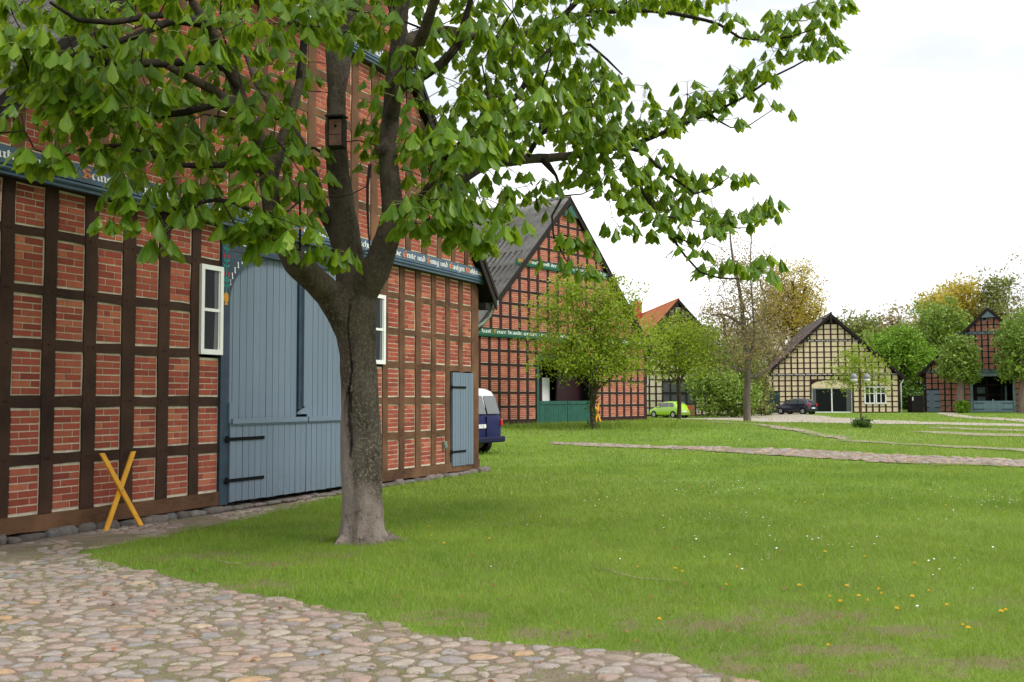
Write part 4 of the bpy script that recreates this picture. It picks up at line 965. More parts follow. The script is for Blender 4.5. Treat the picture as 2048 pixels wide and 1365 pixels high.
a = MB(); a.box(0.03, .17, -.07, -.02, 2.65, 2.75); a.prism([(.1, 2.25), (.2, 2.36), (.1, 2.47), (0, 2.36)], -.07, -.04); a.build('house_sign', M['greyblue'], h.root)
a = MB(); a.box(0, W5, -.12, .1, -.25, .0); a.build('plinth', M['rock'], h.root)
# ================================================================ STREET THINGS
p = gnd(1836, 823, .2); p = at(1836, 823, 98)
r = empty('wooden_bin_shelter', (p.x, 98, .2), 0, 'black wooden box shelter left of the far right house', 'shelter')
a = MB(); plankset(a, -.58, .58, 0, 1.62, 0, 9, .04); a.box(-.58, -.54, .04, 1.1, 0, 1.62); a.box(.54, .58, .04, 1.1, 0, 1.62); a.box(-.58, .58, 1.06, 1.1, 0, 1.6); a.build('plank_wall', M['wood3'], r)
a = MB(); a.box(-.62, .62, -.04, 1.14, 1.62, 1.67); a.build('lid', M['wood3'], r); a = MB(); a.box(-.54, -.42, -.02, -.01, 1.2, 1.55); a.build('notice', M['white'], r)
# crossed yellow bars
def yellow_cross(c, w_, hgt, rz, label, th=.075, lean=.18):
    r = empty('crossed_barrier', c, rz, label, 'barrier')
    for sg, y in ((1, 0), (-1, -.03)):
        dx = w_/2*sg; v = Vector((-dx*2, 0, -hgt)); n = Vector((hgt, 0, -2*dx)); n.normalize(); t = th/2
        a = MB(); P = [(-dx-t, 0), (-dx+t, 0), (dx+t, hgt), (dx-t, hgt)]
        a.prism(P, y-.014, y+.014, back=True); o = a.build('bar', M['yellow'], r, bevel=.004)
        o.rotation_euler.x = -lean
    a = MB(); a.tube([(0, -.055, hgt/2*.98), (0, .02, hgt/2*.98)], .012, 8); o = a.build('bolt', M['zinc'], r); o.rotation_euler.x = -lean
    return r
g = gnd(203, 1056); wall = Vector((CORN.x-FD.x*13.14, CORN.y-FD.y*13.14, 0))
tt = (g.x-wall.x)*FD.x+(g.y-wall.y)*FD.y
q = (wall.x+FD.x*tt-FN.x*.24, wall.y+FD.y*tt-FN.y*.24, .012)
yellow_cross(q, .56, .98, RZ1, 'crossed yellow wooden bars leaning on the brick wall left of the blue barn gate', .078, .13)
q = at(1196, 848, 50.2); yellow_cross((q.x, q.y, gz(q.x, q.y)), .42, .98, math.atan2(d2.y, d2.x), 'small yellow crossed bars standing by the distant red house beside the ivy clad trunk', .13, .1)
# street lamp
p = gnd(1723, 855); LP = p
r = empty('street_lamp', (p.x, p.y, gz(p.x, p.y)), 0, 'twin headed lamp post with two grey topped globes on the lawn', 'street lamp')
a = MB(); a.lathe([(.09, 0), (.09, .5), (.055, .55), (.045, 3.1), (.07, 3.15), (.03, 3.28)], n=12); a.build('post', simple('rusty_brown_post', (.10,.05,.03), .7, .3, .4, 5), r, smooth=True)
for sg in (-1, 1):
    a = MB(); a.tube([(0, 0, 2.95), (sg*.12, 0, 3.08), (sg*.30, 0, 3.12), (sg*.36, 0, 3.02)], .02, 8); a.build('bracket', M['black'], r)
    a = MB(); a.lathe([(.20, 2.72), (.205, 2.80), (.17, 2.92), (.08, 3.0), (.03, 3.04)], (sg*.36, 0, 0), 16); o = a.build('lamp_cap', simple('grey_cap', (.20,.20,.21), .4, .5, .1), r, smooth=True)
    a = MB(); a.lathe([(.03, 2.50), (.12, 2.53), (.18, 2.62), (.198, 2.72)], (sg*.36, 0, 0), 16); a.build('globe', simple('opal_globe', (.62,.63,.60), .3, .5, .03), r, smooth=True)
# bird house on the chestnut
p = at(671, 262, 11.42)
r = empty('bird_house', p, math.radians(-6), 'small wooden nest box hung on the central limb of the chestnut tree', 'nest box')
a = MB(); a.box(-.075, .075, -.01, .01, -.17, .13, grain='z'); a.build('front_panel', simple('weathered_pink_wood', (.17,.095,.07), .85, .2, .3, 14), r)
a = MB(); a.box(-.093, -.075, -.012, .15, -.18, .16, grain='z'); a.box(.075, .093, -.012, .15, -.18, .16, grain='z'); a.box(-.075, .075, -.005, .15, -.185, -.17); a.box(-.075, .075, .13, .15, -.17, .16); a.build('box_side', M['wood3'], r)
a = MB(); a.box(-.11, .11, -.05, .17, .16, .18, T=Matrix.Rotation(.12, 4, 'X')); a.build('box_roof', M['wood3'], r); a = MB(); a.tube([(0, -.014, .055), (0, .0, .055)], .018, 12); a.build('entrance_hole', M['dark'], r)
a = MB(); a.box(-.07, .07, -.013, -.008, -.045, -.04); a.build('seam', M['dark'], r)
# ================================================================ CARS
def loft(secs, ring, mat, name, parent, matf=None):
    pass
def car_body(st, mb, taper=.93):
    """st rows: x, w(lower half width), wt(top half width), zb(bottom), zbelt, ztop"""
    rings = []
    for x, w_, wt, zb, zl, zt_ in st:
        c = [(w_*.86, zb), (w_*.985, zb+.06), (w_, (zb+zl)*.5), (w_*.985, zl-.05), (w_*.95, zl), (wt+(w_*.95-wt)*.12, zt_-.07 if zt_-zl > .12 else zl+(zt_-zl)*.5), (wt*.90, zt_-.015), (wt*.5, zt_+.01)]
        rings.append([(x, y, z) for y, z in c] + [(x, -y, z) for y, z in c[::-1]])
    b = len(mb.v); n = len(rings[0])
    for r in rings: mb.v += r
    for i in range(len(rings)-1):
        for k in range(n):
            k2 = (k+1) % n; mb.face([b+i*n+k, b+(i+1)*n+k, b+(i+1)*n+k2, b+i*n+k2])
    mb.face([b+k for k in range(n)]); e = b+(len(rings)-1)*n; mb.face([e+k for k in range(n-1, -1, -1)])
def interp(st, x):
    for a, b in zip(st, st[1:]):
        if a[0] <= x <= b[0]:
            t = (x-a[0])/(b[0]-a[0]); return [p+(q-p)*t for p, q in zip(a, b)]
    return st[-1]
def sidept(st, x, f, sg, o=.012):
    _, w_, wt, zb, zl, zt_ = interp(st, x); y0, z0 = w_*.95, zl; y1, z1 = wt+(w_*.95-wt)*.12, zt_-.07
    return (x, sg*(y0+(y1-y0)*f+o), z0+(z1-z0)*f)
def car(name, label, cat, loc, rz, st, paint, sidewin, rearwin, wheels, wr, lights, plate, sc=1.0, extras=None, frontwin=None):
    r = empty(name, loc, rz, label, cat); r.scale = (sc, sc, sc)
    a = MB(); car_body(st, a); o = a.build('body', paint, r, smooth=True)
    md = o.modifiers.new('sub', 'SUBSURF'); md.levels = 1; md.render_levels = 1
    for sg in (-1, 1):
        for xa, xb, xc, xd in sidewin:   # bottom rear, bottom front, top front, top rear
            a = MB(); P = [sidept(st, xa, .12, sg), sidept(st, xb, .12, sg), sidept(st, xc, .93, sg), sidept(st, xd, .93, sg)]
            a.quad(*(P if sg > 0 else P[::-1])[::1]); a.build('side_window', M['carglass'], r)
        for x in wheels:
            a = MB(); T = Matrix.Translation((x, sg*(st[len(st)//2][1]-.11), wr)) @ Matrix.Rotation(math.pi/2, 4, 'X')
            a.lathe([(wr*.62, -.10), (wr*.92, -.10), (wr, -.06), (wr, .06), (wr*.92, .10), (wr*.62, .10)], n=24, T=T); tw = a.build('wheel', M['tyre'], r, smooth=True)
            a = MB(); a.lathe([(wr*.62, -.105), (wr*.60, -.07), (.05, -.09), (.05, .09), (wr*.60, .07), (wr*.62, .105)], n=20, T=T); a.build('rim', M['rim'], tw)
            a = MB(); a.lathe([(wr*1.12, -.10), (wr*1.12, .107 if sg > 0 else .10)], n=24, T=T); a.build('wheel_arch', M['tyre'], r)
    a = MB(); a.quad(*rearwin); a.build('rear_window', M['carglass'], r)
    if frontwin: a = MB(); a.quad(*frontwin); a.build('windscreen', M['carglass'], r)
    for sg in (-1, 1):
        a = MB(); (x0, x1, y0, y1, z0, z1) = lights; a.box(x0, x1, min(sg*y0, sg*y1), max(sg*y0, sg*y1), z0, z1); a.build('tail_light', M['redlight'], r, bevel=.02)
    a = MB(); a.box(*plate); pl = a.build('number_plate', M['white'], r)
    return r, pl
M['tyre'] = simple('tyre_rubber', (.013,.013,.014), .8, .2, .2, 9); M['rim'] = simple('alloy_rim', (.35,.35,.36), .35, .5, .1, 4, .5); M['redlight'] = simple('red_lamp_glass', (.45,.012,.012), .15, .6, .1)
def paint(name, c, rough=.25, coat=.6):
    m = Mat(name, rough, .5 if coat else .2); m.color(m.mix(m.ramp(m.noise(3, 4), [(.4, 0.0), (.8, .25)]), c, tuple(x*.8+.02 for x in c))); m.b.inputs['Coat Weight'].default_value = coat; m.b.inputs['Coat Roughness'].default_value = .08; return m.m
HB = [(0, .66, .50, .32, .70, .74), (.06, .76, .56, .26, .88, .93), (.22, .80, .60, .24, .92, 1.10), (.50, .81, .60, .22, .92, 1.42), (1.2, .82, .62, .20, .91, 1.475), (2.0, .82, .60, .20, .89, 1.45), (2.35, .82, .57, .20, .88, 1.34), (2.95, .81, .60, .20, .86, .93), (3.5, .77, .60, .24, .76, .80), (3.72, .66, .5, .28, .60, .64)]
rw_ = [(.205, .52, 1.02), (.205, -.52, 1.02), (.49, -.50, 1.36), (.49, .50, 1.36)]
rw_ = [(.16, .55, 1.0), (.16, -.55, 1.0), (.455, -.50, 1.37), (.455, .50, 1.37)]
fw_ = [(2.90, -.60, .95), (2.90, .60, .95), (2.42, .52, 1.33), (2.42, -.52, 1.33)]
sw_ = [(.55, 1.10, 1.12, .72), (1.18, 2.05, 2.02, 1.20), (2.1, 2.75, 2.3, 2.08)]
def hatch(label, px, py, Y, rz, col, sc, nm, zz=None):
    g = at(px, py, Y); z = gz(g.x, Y) if zz is None else zz
    r, pl = car('parked_car', label, 'car', (g.x, Y, z), rz, HB, paint(nm, col), sw_, rw_, (.62, 2.95), .30, (-.01, .16, .52, .74, .72, 1.0), (-.02, .03, -.26, .26, .52, .63), sc, frontwin=fw_)
    a = MB(); a.box(-.05, .1, -.70, .70, .26, .50); a.box(3.62, 3.78, -.66, .66, .26, .46); a.build('bumper', paint(nm+'_bumper', tuple(c*.5 for c in col)), r, bevel=.03)
    for sg in (-1, 1): a = MB(); a.box(2.25, 2.38, sg*.86-.06, sg*.86+.06, .93, 1.06); a.build('wing_mirror', paint(nm+'_mirror', col), r, bevel=.02)
    return r
hatch('lime green hatchback parked by the offwhite house with ivy', 1369, 839, 86.0, math.radians(127), (.33,.56,.02), .98, 'lime_paint', 0.0)
hatch('dark navy hatchback parked in front of the cream timber framed house', 1627, 831, 93.5, math.radians(131), (.012,.014,.035), 1.02, 'navy_car_paint')
# blue van
VB = [(0, .84, .66, .36, 1.06, 1.10), (.05, .90, .70, .34, 1.10, 1.20), (.10, .92, .76, .33, 1.10, 1.55), (.24, .92, .78, .33, 1.10, 1.93), (.6, .92, .79, .33, 1.10, 1.985), (2.6, .92, .79, .33, 1.10, 1.99), (3.2, .92, .72, .33, 1.10, 1.90), (3.9, .91, .70, .33, 1.08, 1.22), (4.6, .86, .66, .35, .92, .97), (4.78, .74, .58, .38, .70, .74)]
M['vanblue'] = paint('van_blue_paint', (.007,.010,.070), .5, 0); M['vanwhite'] = paint('van_white_paint', (.62,.63,.62), .35)
g = at(1005, 905, 30.6); vrz = RZ1+math.pi/2+math.radians(-7)
# rear right corner (local x=0,y=-.92) at g
off = Matrix.Rotation(vrz, 3, 'Z') @ Vector((0.0, -.90, 0))
r, pl = car('blue_van', 'two tone van with dark blue body and white roof, its rear half hidden behind the near brick house', 'van', (g.x-off.x, g.y-off.y, gz(g.x, g.y)), vrz, VB, M['vanblue'],
    [(.45, 1.35, 1.36, .55), (1.45, 2.55, 2.52, 1.46), (2.7, 3.6, 3.1, 2.72)], [(.022, 5, 1), (0, 5, 1), (0, 5, 1.01), (.02, 5, 1.01)], (.75, 3.55), .33, (-.02, .12, .80, .91, .82, 1.02), (-.035, .0, .06, .58, .78, .89))
r['label'] = 'dark blue van with white roof parked behind the right end of the near brick house'
for o in list(r.children):
    if o.name.startswith('rear_window'): bpy.data.objects.remove(o)
a = MB(); car_body([(x, w_*.955, wt*1.012, 1.10, 1.13, max(1.16, zt_+.012)) for x, w_, wt, zb, zl, zt_ in VB if 0.02 < x < 3.95], a)
o = a.build('white_top', M['vanwhite'], r, smooth=True); md = o.modifiers.new('sub', 'SUBSURF'); md.levels = md.render_levels = 1
for o in list(r.children):
    if o.name.startswith('side_window'): o.scale = (1, 1.02, 1)
def rearpt(y, z): return (-.010+.055*0 + (0.0 if z < 1.1 else (z-1.1)*.30) + .0, y, z)
for y0, y1 in ((-.72, -.04), (.04, .72)):
    a = MB(); sh = .10
    P = [rearpt(y0, 1.20), rearpt(y1, 1.20), rearpt(y1*.92 if abs(y1) > .5 else y1, 1.74), rearpt(y0*.92 if abs(y0) > .5 else y0, 1.74)]
    P = [(x-.045, y, z) for x, y, z in P]; a.quad(*P[::-1]); a.build('rear_window', M['carglass'], r)
a = MB(); a.box(-.02, .03, -.012, .012, .50, 1.12); a.build('door_seam', M['black'], r)
a = MB(); a.box(-.12, .18, -.90, .90, .34, .52); a.build('bumper', paint('van_bumper', (.006,.008,.035), .6, 0), r, bevel=.04)
tx = MB(); T_ = bpy.data.curves.new('plate_text', 'FONT'); T_.body = 'SL 71 EL'; T_.size = .105; T_.align_x = 'CENTER'
to = bpy.data.objects.new('plate_text', T_); COL.objects.link(to); dg = bpy.context.evaluated_depsgraph_get(); me = bpy.data.meshes.new_from_object(to.evaluated_get(dg)); bpy.data.objects.remove(to)
to = bpy.data.objects.new('plate_text', me); me.materials.clear(); me.materials.append(M['black']); COL.objects.link(to); to.parent = pl; to.matrix_local = Matrix.Translation((-.038, .32, .80)) @ Matrix.Rotation(-math.pi/2, 4, 'Z') @ Matrix.Rotation(math.pi/2, 4, 'X')
# ================================================================ TREES
class Skel:
    def __init__(s, cap=60000): s.p = np.zeros((cap, 3)); s.par = np.full(cap, -1); s.n = 0; s.minr = np.zeros(cap)
    def add(s, p, par, minr=0): s.p[s.n] = p; s.par[s.n] = par; s.minr[s.n] = minr; s.n += 1; return s.n-1
    def line(s, pts, par, rads=None, step=.25):
        """smooth polyline; returns last node"""
        P = [Vector(p) for p in pts]
        if par >= 0: P = [Vector(s.p[par])] + P; rads = None if rads is None else [s.minr[par] or rads[0]] + list(rads)
        if par < 0: par = s.add(P[0], -1, rads[0] if rads else 0)
        for i in range(len(P)-1):
            p0, p1, p2, p3 = P[max(i-1, 0)], P[i], P[i+1], P[min(i+2, len(P)-1)]; n = max(1, int((p2-p1).length/step))
            for k in range(1, n+1):
                t = k/n; q = .5*((2*p1)+(p2-p0)*t+(2*p0-5*p1+4*p2-p3)*t*t+(3*p1-p0-3*p2+p3)*t**3)
                par = s.add(q, par, (rads[i]*(1-t)+rads[i+1]*t) if rads else 0)
        return par
    def nearest(s, q, w=None, mask=None):
        d = np.linalg.norm(s.p[:s.n]-np.array(q), axis=1)
        if w is not None: d = d + w[:s.n]
        if mask is not None: d = np.where(mask[:s.n], d, 1e9)
        return int(d.argmin())
    def grow(s, tips, seed=0, step=.35, sag=.05, origin=None, up=0.0, lo=0):
        rnd = random.Random(seed); o = np.array(origin if origin is not None else s.p[0]); tips = np.array(tips)
        order = np.argsort(np.linalg.norm(tips-o, axis=1)); ends = []
        for ti in order:
            q = tips[ti]; d = np.linalg.norm(s.p[lo:s.n]-q, axis=1)
            # prefer attaching to nodes that are nearer the origin and below the tip, so twigs run outwards
            dd = np.linalg.norm(s.p[lo:s.n]-o, axis=1); dt = np.linalg.norm(q-o)
            cost = d + np.where(dd > dt, .6, 0) + up*np.maximum(0, s.p[lo:s.n, 2]-q[2])
            i = int(cost.argmin())+lo; a = s.p[i].copy(); L_ = np.linalg.norm(q-a); n = max(1, int(L_/step)); par = i
            if s.par[i] >= 0: dirn = a-s.p[s.par[i]]; dirn = dirn/(np.linalg.norm(dirn)+1e-9)
            else: dirn = np.array([0, 0, 1.0])
            for k in range(1, n+1):
                t = k/n; base = a+(q-a)*t; cur = (dirn*L_*.35)*(t*(1-t))
                j = np.array([rnd.gauss(0, 1) for _ in range(3)])*.06*L_*(t*(1-t)) if k < n else 0
                par = s.add(base+cur+j-np.array([0, 0, sag*L_*t*(1-t)]), par)
            ends.append(par)
        return ends
    def radii(s, tip=.006, e=2.3):
        r = np.zeros(s.n); r2 = np.zeros(s.n)
        for i in range(s.n-1, -1, -1):
            r[i] = max(max(r2[i], tip**e)**(1/e), s.minr[i])
            if s.par[i] >= 0: r2[s.par[i]] += r2[i] if r2[i] > 0 else tip**e
        s.r = r; return r
    def chains(s):
        kids = {}
        for i in range(s.n):
            if s.par[i] >= 0: kids.setdefault(int(s.par[i]), []).append(i)
        out = []; stack = [i for i in range(s.n) if s.par[i] < 0]; starts = [(-1, i) for i in stack]
        while starts:
            p, i = starts.pop(); ch = [p] if p >= 0 else []
            while True:
                ch.append(i); k = kids.get(i, [])
                if not k: break
                k = sorted(k, key=lambda a: -s.r[a]); 
                for o in k[1:]: starts.append((i, o))
                i = k[0]
            out.append(ch)
        return out
    def mesh(s, mb, rmin=0, rmax=9, sides=lambda r: 5 if r < .03 else 9):
        for ch in s.chains():
            c = [i for i in ch]
            rr = [s.r[i] for i in c]
            if len(c) > 1 and c[0] == s.par[c[1]] : rr[0] = min(rr[0], rr[1]*1.15)
            seg = [(i, r) for i, r in zip(c, rr) if rmin <= r <= rmax]
            if len(seg) > 1: mb.tube([s.p[i] for i, r in seg], [r for i, r in seg], sides(max(r for _, r in seg)), cap=False)
def leaf_mat(name, c1, c2, c3=None, trans=.35, rough=.5, vein=False):
    m = Mat(name, rough, .4); r = m.island(); n = m.noise(.8, 3)
    c = m.ramp(r, [(0, c1), (.6, c2), (1, c3 or c2)]); c = m.mix(m.ramp(n, [(.35, 0.0), (.7, .5)]), c, c1)
    if vein:
        uv = m.sep('UV'); u = m.math('ABSOLUTE', m.math('SUBTRACT', uv[0], .5)); ph = m.math('MULTIPLY', m.math('SUBTRACT', uv[1], m.math('MULTIPLY', u, .45)), 75.0)
        sv = m.math('SINE', ph); vn = m.ramp(sv, [(.0, 0.0), (.7, 0.0), (1, 1.0)]); mid = m.ramp(u, [(0, 1.0), (.035, 0.0)]); hh = m.math('SUBTRACT', 1.0, m.math('ADD', m.math('MULTIPLY', vn, .5), mid))
        c = m.mix(m.math('MULTIPLY', m.math('ADD', m.math('MULTIPLY', vn, .35), mid), .45), c, tuple(min(1, x*1.9+.02) for x in c2)); m.bump(hh, .35, .004)
    m.color(c); tr = m.n('ShaderNodeBsdfTranslucent'); cc = m.mix(.5, c, (.48, .60, .03), 'MIX') if vein else c; m.l(cc, tr.inputs[0]); ms = m.n('ShaderNodeMixShader'); ms.inputs[0].default_value = trans
    o = m.t.nodes['Material Output']; m.l(m.b.outputs[0], ms.inputs[1]); m.l(tr.outputs[0], ms.inputs[2]); m.l(ms.outputs[0], o.inputs[0]); return m.m
def bark(name, c1, c2, c3, moss=.0, sc=1.0):
    m = Mat(name, .9, .15); a = m.noise(7*sc, 6, .7, sc=(1, 1, .25)); f = m.noise(45*sc, 4, .75, sc=(1, 1, .45)); b = m.noise(1.6*sc, 4)
    c = m.mix(m.ramp(a, [(.35, 0.0), (.65, 1.0)]), c1, c2); c = m.mix(m.ramp(f, [(.60, 0.0), (.70, .6)]), c, c3)
    if moss: c = m.mix(m.math('MULTIPLY', m.ramp(b, [(.5, 0.0), (.7, 1.0)]), m.ramp(f, [(.42, 0.0), (.6, moss)])), c, (.14,.15,.03))
    m.color(c); m.bump(m.math('ADD', a, f), .8, .02*1/sc); return m.m
def envelope(ells, n, rng, shell=.55, amp=.25, seed=0, zmin=-9):
    """points in a union of ellipsoids (cx,cy,cz,rx,ry,rz), denser towards the surface, with a noisy outline"""
    vol = np.array([e[3]*e[4]*e[5] for e in ells]); vol = vol**.8; vol /= vol.sum(); out = []
    while len(out) < n:
        e = ells[rng.choice(len(ells), p=vol)]; d = rng.normal(size=3); d /= np.linalg.norm(d); k = 1+amp*noise.noise(Vector(d*2.2+seed))*1.8+amp*.6*noise.noise(Vector(d*5+seed))
        r = k*(rng.uniform(shell**3, 1)**(1/3)); p = (e[0]+d[0]*e[3]*r, e[1]+d[1]*e[4]*r, e[2]+d[2]*e[5]*r)
        if p[2] > zmin: out.append(p)
    return np.array(out)
def leafcloud(name, tips, per, rad, size, mat, parent, rng, flat=.0, asp=.55, droop=0.0):
    n = len(tips)*per; c = np.repeat(tips, per, 0) + rng.normal(size=(n, 3))*rad*np.array([1, 1, .7])
    a = rng.normal(size=(n, 3)); a[:, 2] *= (1-flat); a[:, 2] -= droop; a /= np.linalg.norm(a, axis=1)[:, None]
    b = rng.normal(size=(n, 3)); b[:, 2] *= .6; b -= a*(a*b).sum(1)[:, None]; b /= np.linalg.norm(b, axis=1)[:, None]
    s_ = size*rng.uniform(.6, 1.35, n)[:, None]; V = np.stack([c-a*s_, c+b*s_*asp, c+a*s_, c-b*s_*asp], 1).reshape(-1, 3)
    return fastmesh(name, V, np.arange(n*4).reshape(-1, 4), mat, parent)
def tree(name, label, cat, base, trunk, ells, ntips, per, rad, size, lmat, bmat, seed, trunk_r=.2, shell=.45, amp=.28, tip=.012, limbs=(), group=None, sag=.02, step=.6, up=.4, droop=0., flat=0., asp=.55, zmin=.3, tr2=None, branchscale=1, limbk=.6):
    """trunk: list of points relative to the base; ells relative to the base"""
    rng = np.random.default_rng(seed); r = empty(name, base, 0, label, cat, group); sk = Skel()
    n = len(trunk); rd = [trunk_r*(1-.6*i/(n-1)) for i in range(n)] if tr2 is None else [trunk_r+(tr2-trunk_r)*i/(n-1) for i in range(n)]
    sk.line(trunk, -1, rd, .4); lo = 0
    first = int(sk.n*.45)
    for l in limbs:
        i = sk.nearest(l[0]); sk.line(l[1:], i, [sk.minr[i]*limbk*(1-.7*k/len(l)) for k in range(len(l)-1)], .5)
    tips = envelope(ells, ntips, rng, shell, amp, seed*1.3, zmin); top = trunk[-1]
    ends = sk.grow(tips, seed, step, sag, origin=(trunk[0][0], trunk[0][1], trunk[-1][2]*.55), up=up, lo=first)
    sk.radii(tip, 2.6 if trunk_r < .3 else 2.3); mb = MB(); sk.mesh(mb, tip*.9, 9, lambda q: 3 if q < .03 else (5 if q < .08 else 9)); mb.build('trunk', bmat, r, smooth=True)
    if per: leafcloud('crown', tips, per, rad, size, lmat, r, rng, flat, asp, droop)
    return r
M['bark'] = bark('chestnut_bark', (.022,.017,.013), (.055,.044,.033), (.16,.16,.12), .5)
M['bark2'] = bark('grey_bark', (.10,.085,.065), (.19,.165,.13), (.28,.26,.22), 0, .6); M['bark3'] = bark('brown_bark', (.045,.033,.022), (.10,.075,.05), (.16,.13,.09), 0, .6)
LM = {'yg': leaf_mat('fresh_yellow_green_leaves', (.19,.27,.016), (.32,.43,.028), (.44,.54,.05), .5), 'oak': leaf_mat('young_oak_leaves', (.38,.31,.035), (.55,.44,.06), (.66,.56,.11), .55),
      'dk': leaf_mat('dark_green_leaves', (.035,.085,.010), (.075,.17,.015), (.14,.26,.025), .25), 'mid': leaf_mat('mid_green_leaves', (.13,.22,.025), (.23,.35,.045), (.33,.45,.07), .3),
      'ol': leaf_mat('olive_leaves', (.17,.20,.04), (.27,.30,.07), (.36,.36,.13), .3), 'tan': leaf_mat('tan_young_leaves', (.28,.22,.10), (.38,.30,.13), (.50,.42,.2), .5),
      'lime': leaf_mat('lime_leaves', (.13,.26,.012), (.22,.40,.022), (.30,.48,.04), .3)}
# ---- the big chestnut
def P_(px, py, Y): return at(px, py, Y)
def chestnut():
    root = empty('chestnut_tree', (TREE.x, TREE.y, 0), 0, 'big horse chestnut with forked trunk and drooping leaves before the blue barn gate', 'tree')
    sk = Skel(); off = Vector((TREE.x, TREE.y, 0)); Y0 = 11.75
    Q = lambda px, py, Y=Y0: P_(px, py, Y)-off
    # trunk and main limbs: (px, py, depth, radius)
    trunk = [(727,1092,Y0,.30),(726,1062,Y0,.262),(724,1000,Y0,.242),(722,900,Y0,.236),(720,800,Y0,.222),(716,700,Y0,.222),(712,640,Y0,.245),(712,600,Y0,.25)]
    def limb(par, L_, step=.22): return sk.line([Q(a, b, c) for a, b, c, d in L_], par, [d for *_, d in L_], step)
    t = limb(-1, trunk, .15); nt_ = sk.n
    tlo = sk.nearest(Q(714, 655)); tmid = t
    A = limb(t, [(700,520,11.85,.17),(688,430,11.9,.155),(674,330,11.9,.14),(670,250,11.95,.125),(673,190,12,.112),(668,130,12,.095),(662,60,12,.083),(655,-20,12.1,.072),(650,-160,12.2,.05)])
    limb(sk.nearest(Q(671,190,12)), [(690,120,12.2,.085),(700,50,12.5,.075),(712,-60,12.8,.055),(725,-170,13,.03)])
    Bm = limb(tmid, [(750,545,11.6,.175),(775,480,11.5,.15),(787,430,11.45,.13),(779,350,11.4,.115),(776,287,11.4,.105),(785,185,11.4,.095),(795,90,11.3,.085),(805,10,11.2,.085),(815,-90,11.1,.055),(822,-200,11,.03)])
    C = limb(tlo, [(660,590,11.6,.17),(620,555,11.3,.16),(592,525,11.1,.15),(570,490,11.0,.12),(548,440,10.9,.105),(536,370,10.8,.095),(529,300,10.8,.085),(505,262,10.7,.08),(480,190,10.6,.07),(455,123,10.5,.08),(418,55,10.4,.065),(381,0,10.2,.05),(340,-80,10,.03)])
    D = limb(sk.nearest(Q(697,505,11.86)), [(664,450,12.0,.095),(640,410,12.1,.09),(607,300,12.3,.08),(560,230,12.5,.07),(512,160,12.7,.06),(488,82,12.9,.055),(471,10,13,.045),(450,-90,13.1,.03)])
    limb(sk.nearest(Q(536,370,10.8)), [(575,250,10.9,.06),(600,160,11,.05),(610,60,11.1,.04),(625,-60,11.1,.025)])
    E = limb(sk.nearest(Q(787,430,11.45)), [(820,415,11.4,.095),(854,394,11.5,.088),(895,376,11.7,.08),(930,352,11.9,.075),(969,328,12.1,.072),(1051,320,12.4,.066),(1113,315,12.7,.06),(1170,306,12.9,.056),(1222,297,13.1,.05)], .2)
    limb(E, [(1277,286,13.3,.036),(1354,254,13.5,.028),(1418,228,13.7,.022),(1486,196,13.8,.018),(1554,150,13.9,.015),(1615,118,14,.012),(1640,75,14.1,.010)], .2)
    limb(sk.nearest(Q(1418,228,13.7)), [(1462,256,13.5,.010),(1500,250,13.4,.008),(1545,220,13.4,.006)], .2)
    limb(sk.nearest(Q(1250,292,13.2)), [(1290,306,13.1,.024),(1313,331,13,.021),(1345,356,12.9,.018),(1390,388,12.8,.014),(1430,376,12.8,.010),(1456,356,12.8,.007)], .2)
    g = limb(sk.nearest(Q(1262,291,13.2)), [(1272,340,13,.026),(1286,385,12.8,.024),(1318,432,12.6,.021),(1341,472,12.5,.018),(1370,512,12.4,.015),(1400,545,12.3,.013),(1440,557,12.3,.011),(1491,559,12.2,.009),(1525,545,12.2,.006)], .2)
    limb(sk.nearest(Q(1350,486,12.5)), [(1385,488,12.4,.009),(1425,468,12.3,.007),(1450,455,12.3,.006)], .2)
    limb(sk.nearest(Q(1313,432,12.6)), [(1380,440,12.9,.010),(1440,452,13,.010),(1500,456,13.1,.008),(1540,430,13.1,.006)], .2)
    # upper right limbs
    G = limb(sk.nearest(Q(780,240,11.4)), [(800,176,11.0,.065),(846,152,10.8,.06),(887,125,10.6,.052),(916,90,10.5,.045),(930,40,10.4,.036),(950,-30,10.3,.025)], .2)
    Hh = limb(sk.nearest(Q(795,90,11.3)), [(880,60,12.2,.06),(1000,80,12.8,.055),(1120,40,13.2,.045),(1200,25,13.4,.038),(1304,22,13.6,.030),(1380,34,13.7,.026),(1440,50,13.8,.022),(1480,76,13.9,.018),(1530,82,14,.015),(1580,74,14,.012),(1631,58,14,.008)], .22)
    limb(sk.nearest(Q(1120,40,13.2)), [(1180,-20,13.4,.03),(1250,-60,13.6,.02)], .2)
    I = limb(sk.nearest(Q(969,328,12.1)), [(1000,240,12.4,.04),(1050,170,12.6,.036),(1100,100,12.8,.03),(1180,90,12.9,.02),(1215,120,13,.016),(1245,150,13,.010)], .2)
    limb(sk.nearest(Q(1051,320,12.4)), [(1080,270,12.3,.03),(1140,230,12.2,.025),(1190,190,12.1,.015)], .2)
    J_ = limb(sk.nearest(Q(1090,317,12.6)), [(1112,352,12.3,.020),(1126,392,12.1,.017),(1104,432,12,.014),(1107,471,11.9,.012),(1130,518,11.8,.009),(1155,545,11.8,.006)], .2)
    limb(sk.nearest(Q(820,415,11.4)), [(850,440,11.0,.04),(890,450,10.6,.03),(940,440,10.3,.022),(1000,450,10.2,.012)], .2)
    limb(sk.nearest(Q(854,394,11.5)), [(880,330,10.8,.035),(905,300,10.1,.028),(940,270,9.6,.018)], .2)
    # left limbs
    limb(sk.nearest(Q(505,262,10.7)), [(471,221,10.5,.05),(430,208,10.3,.045),(369,225,10.1,.038),(300,234,9.9,.028),(220,240,9.7,.018)], .2)
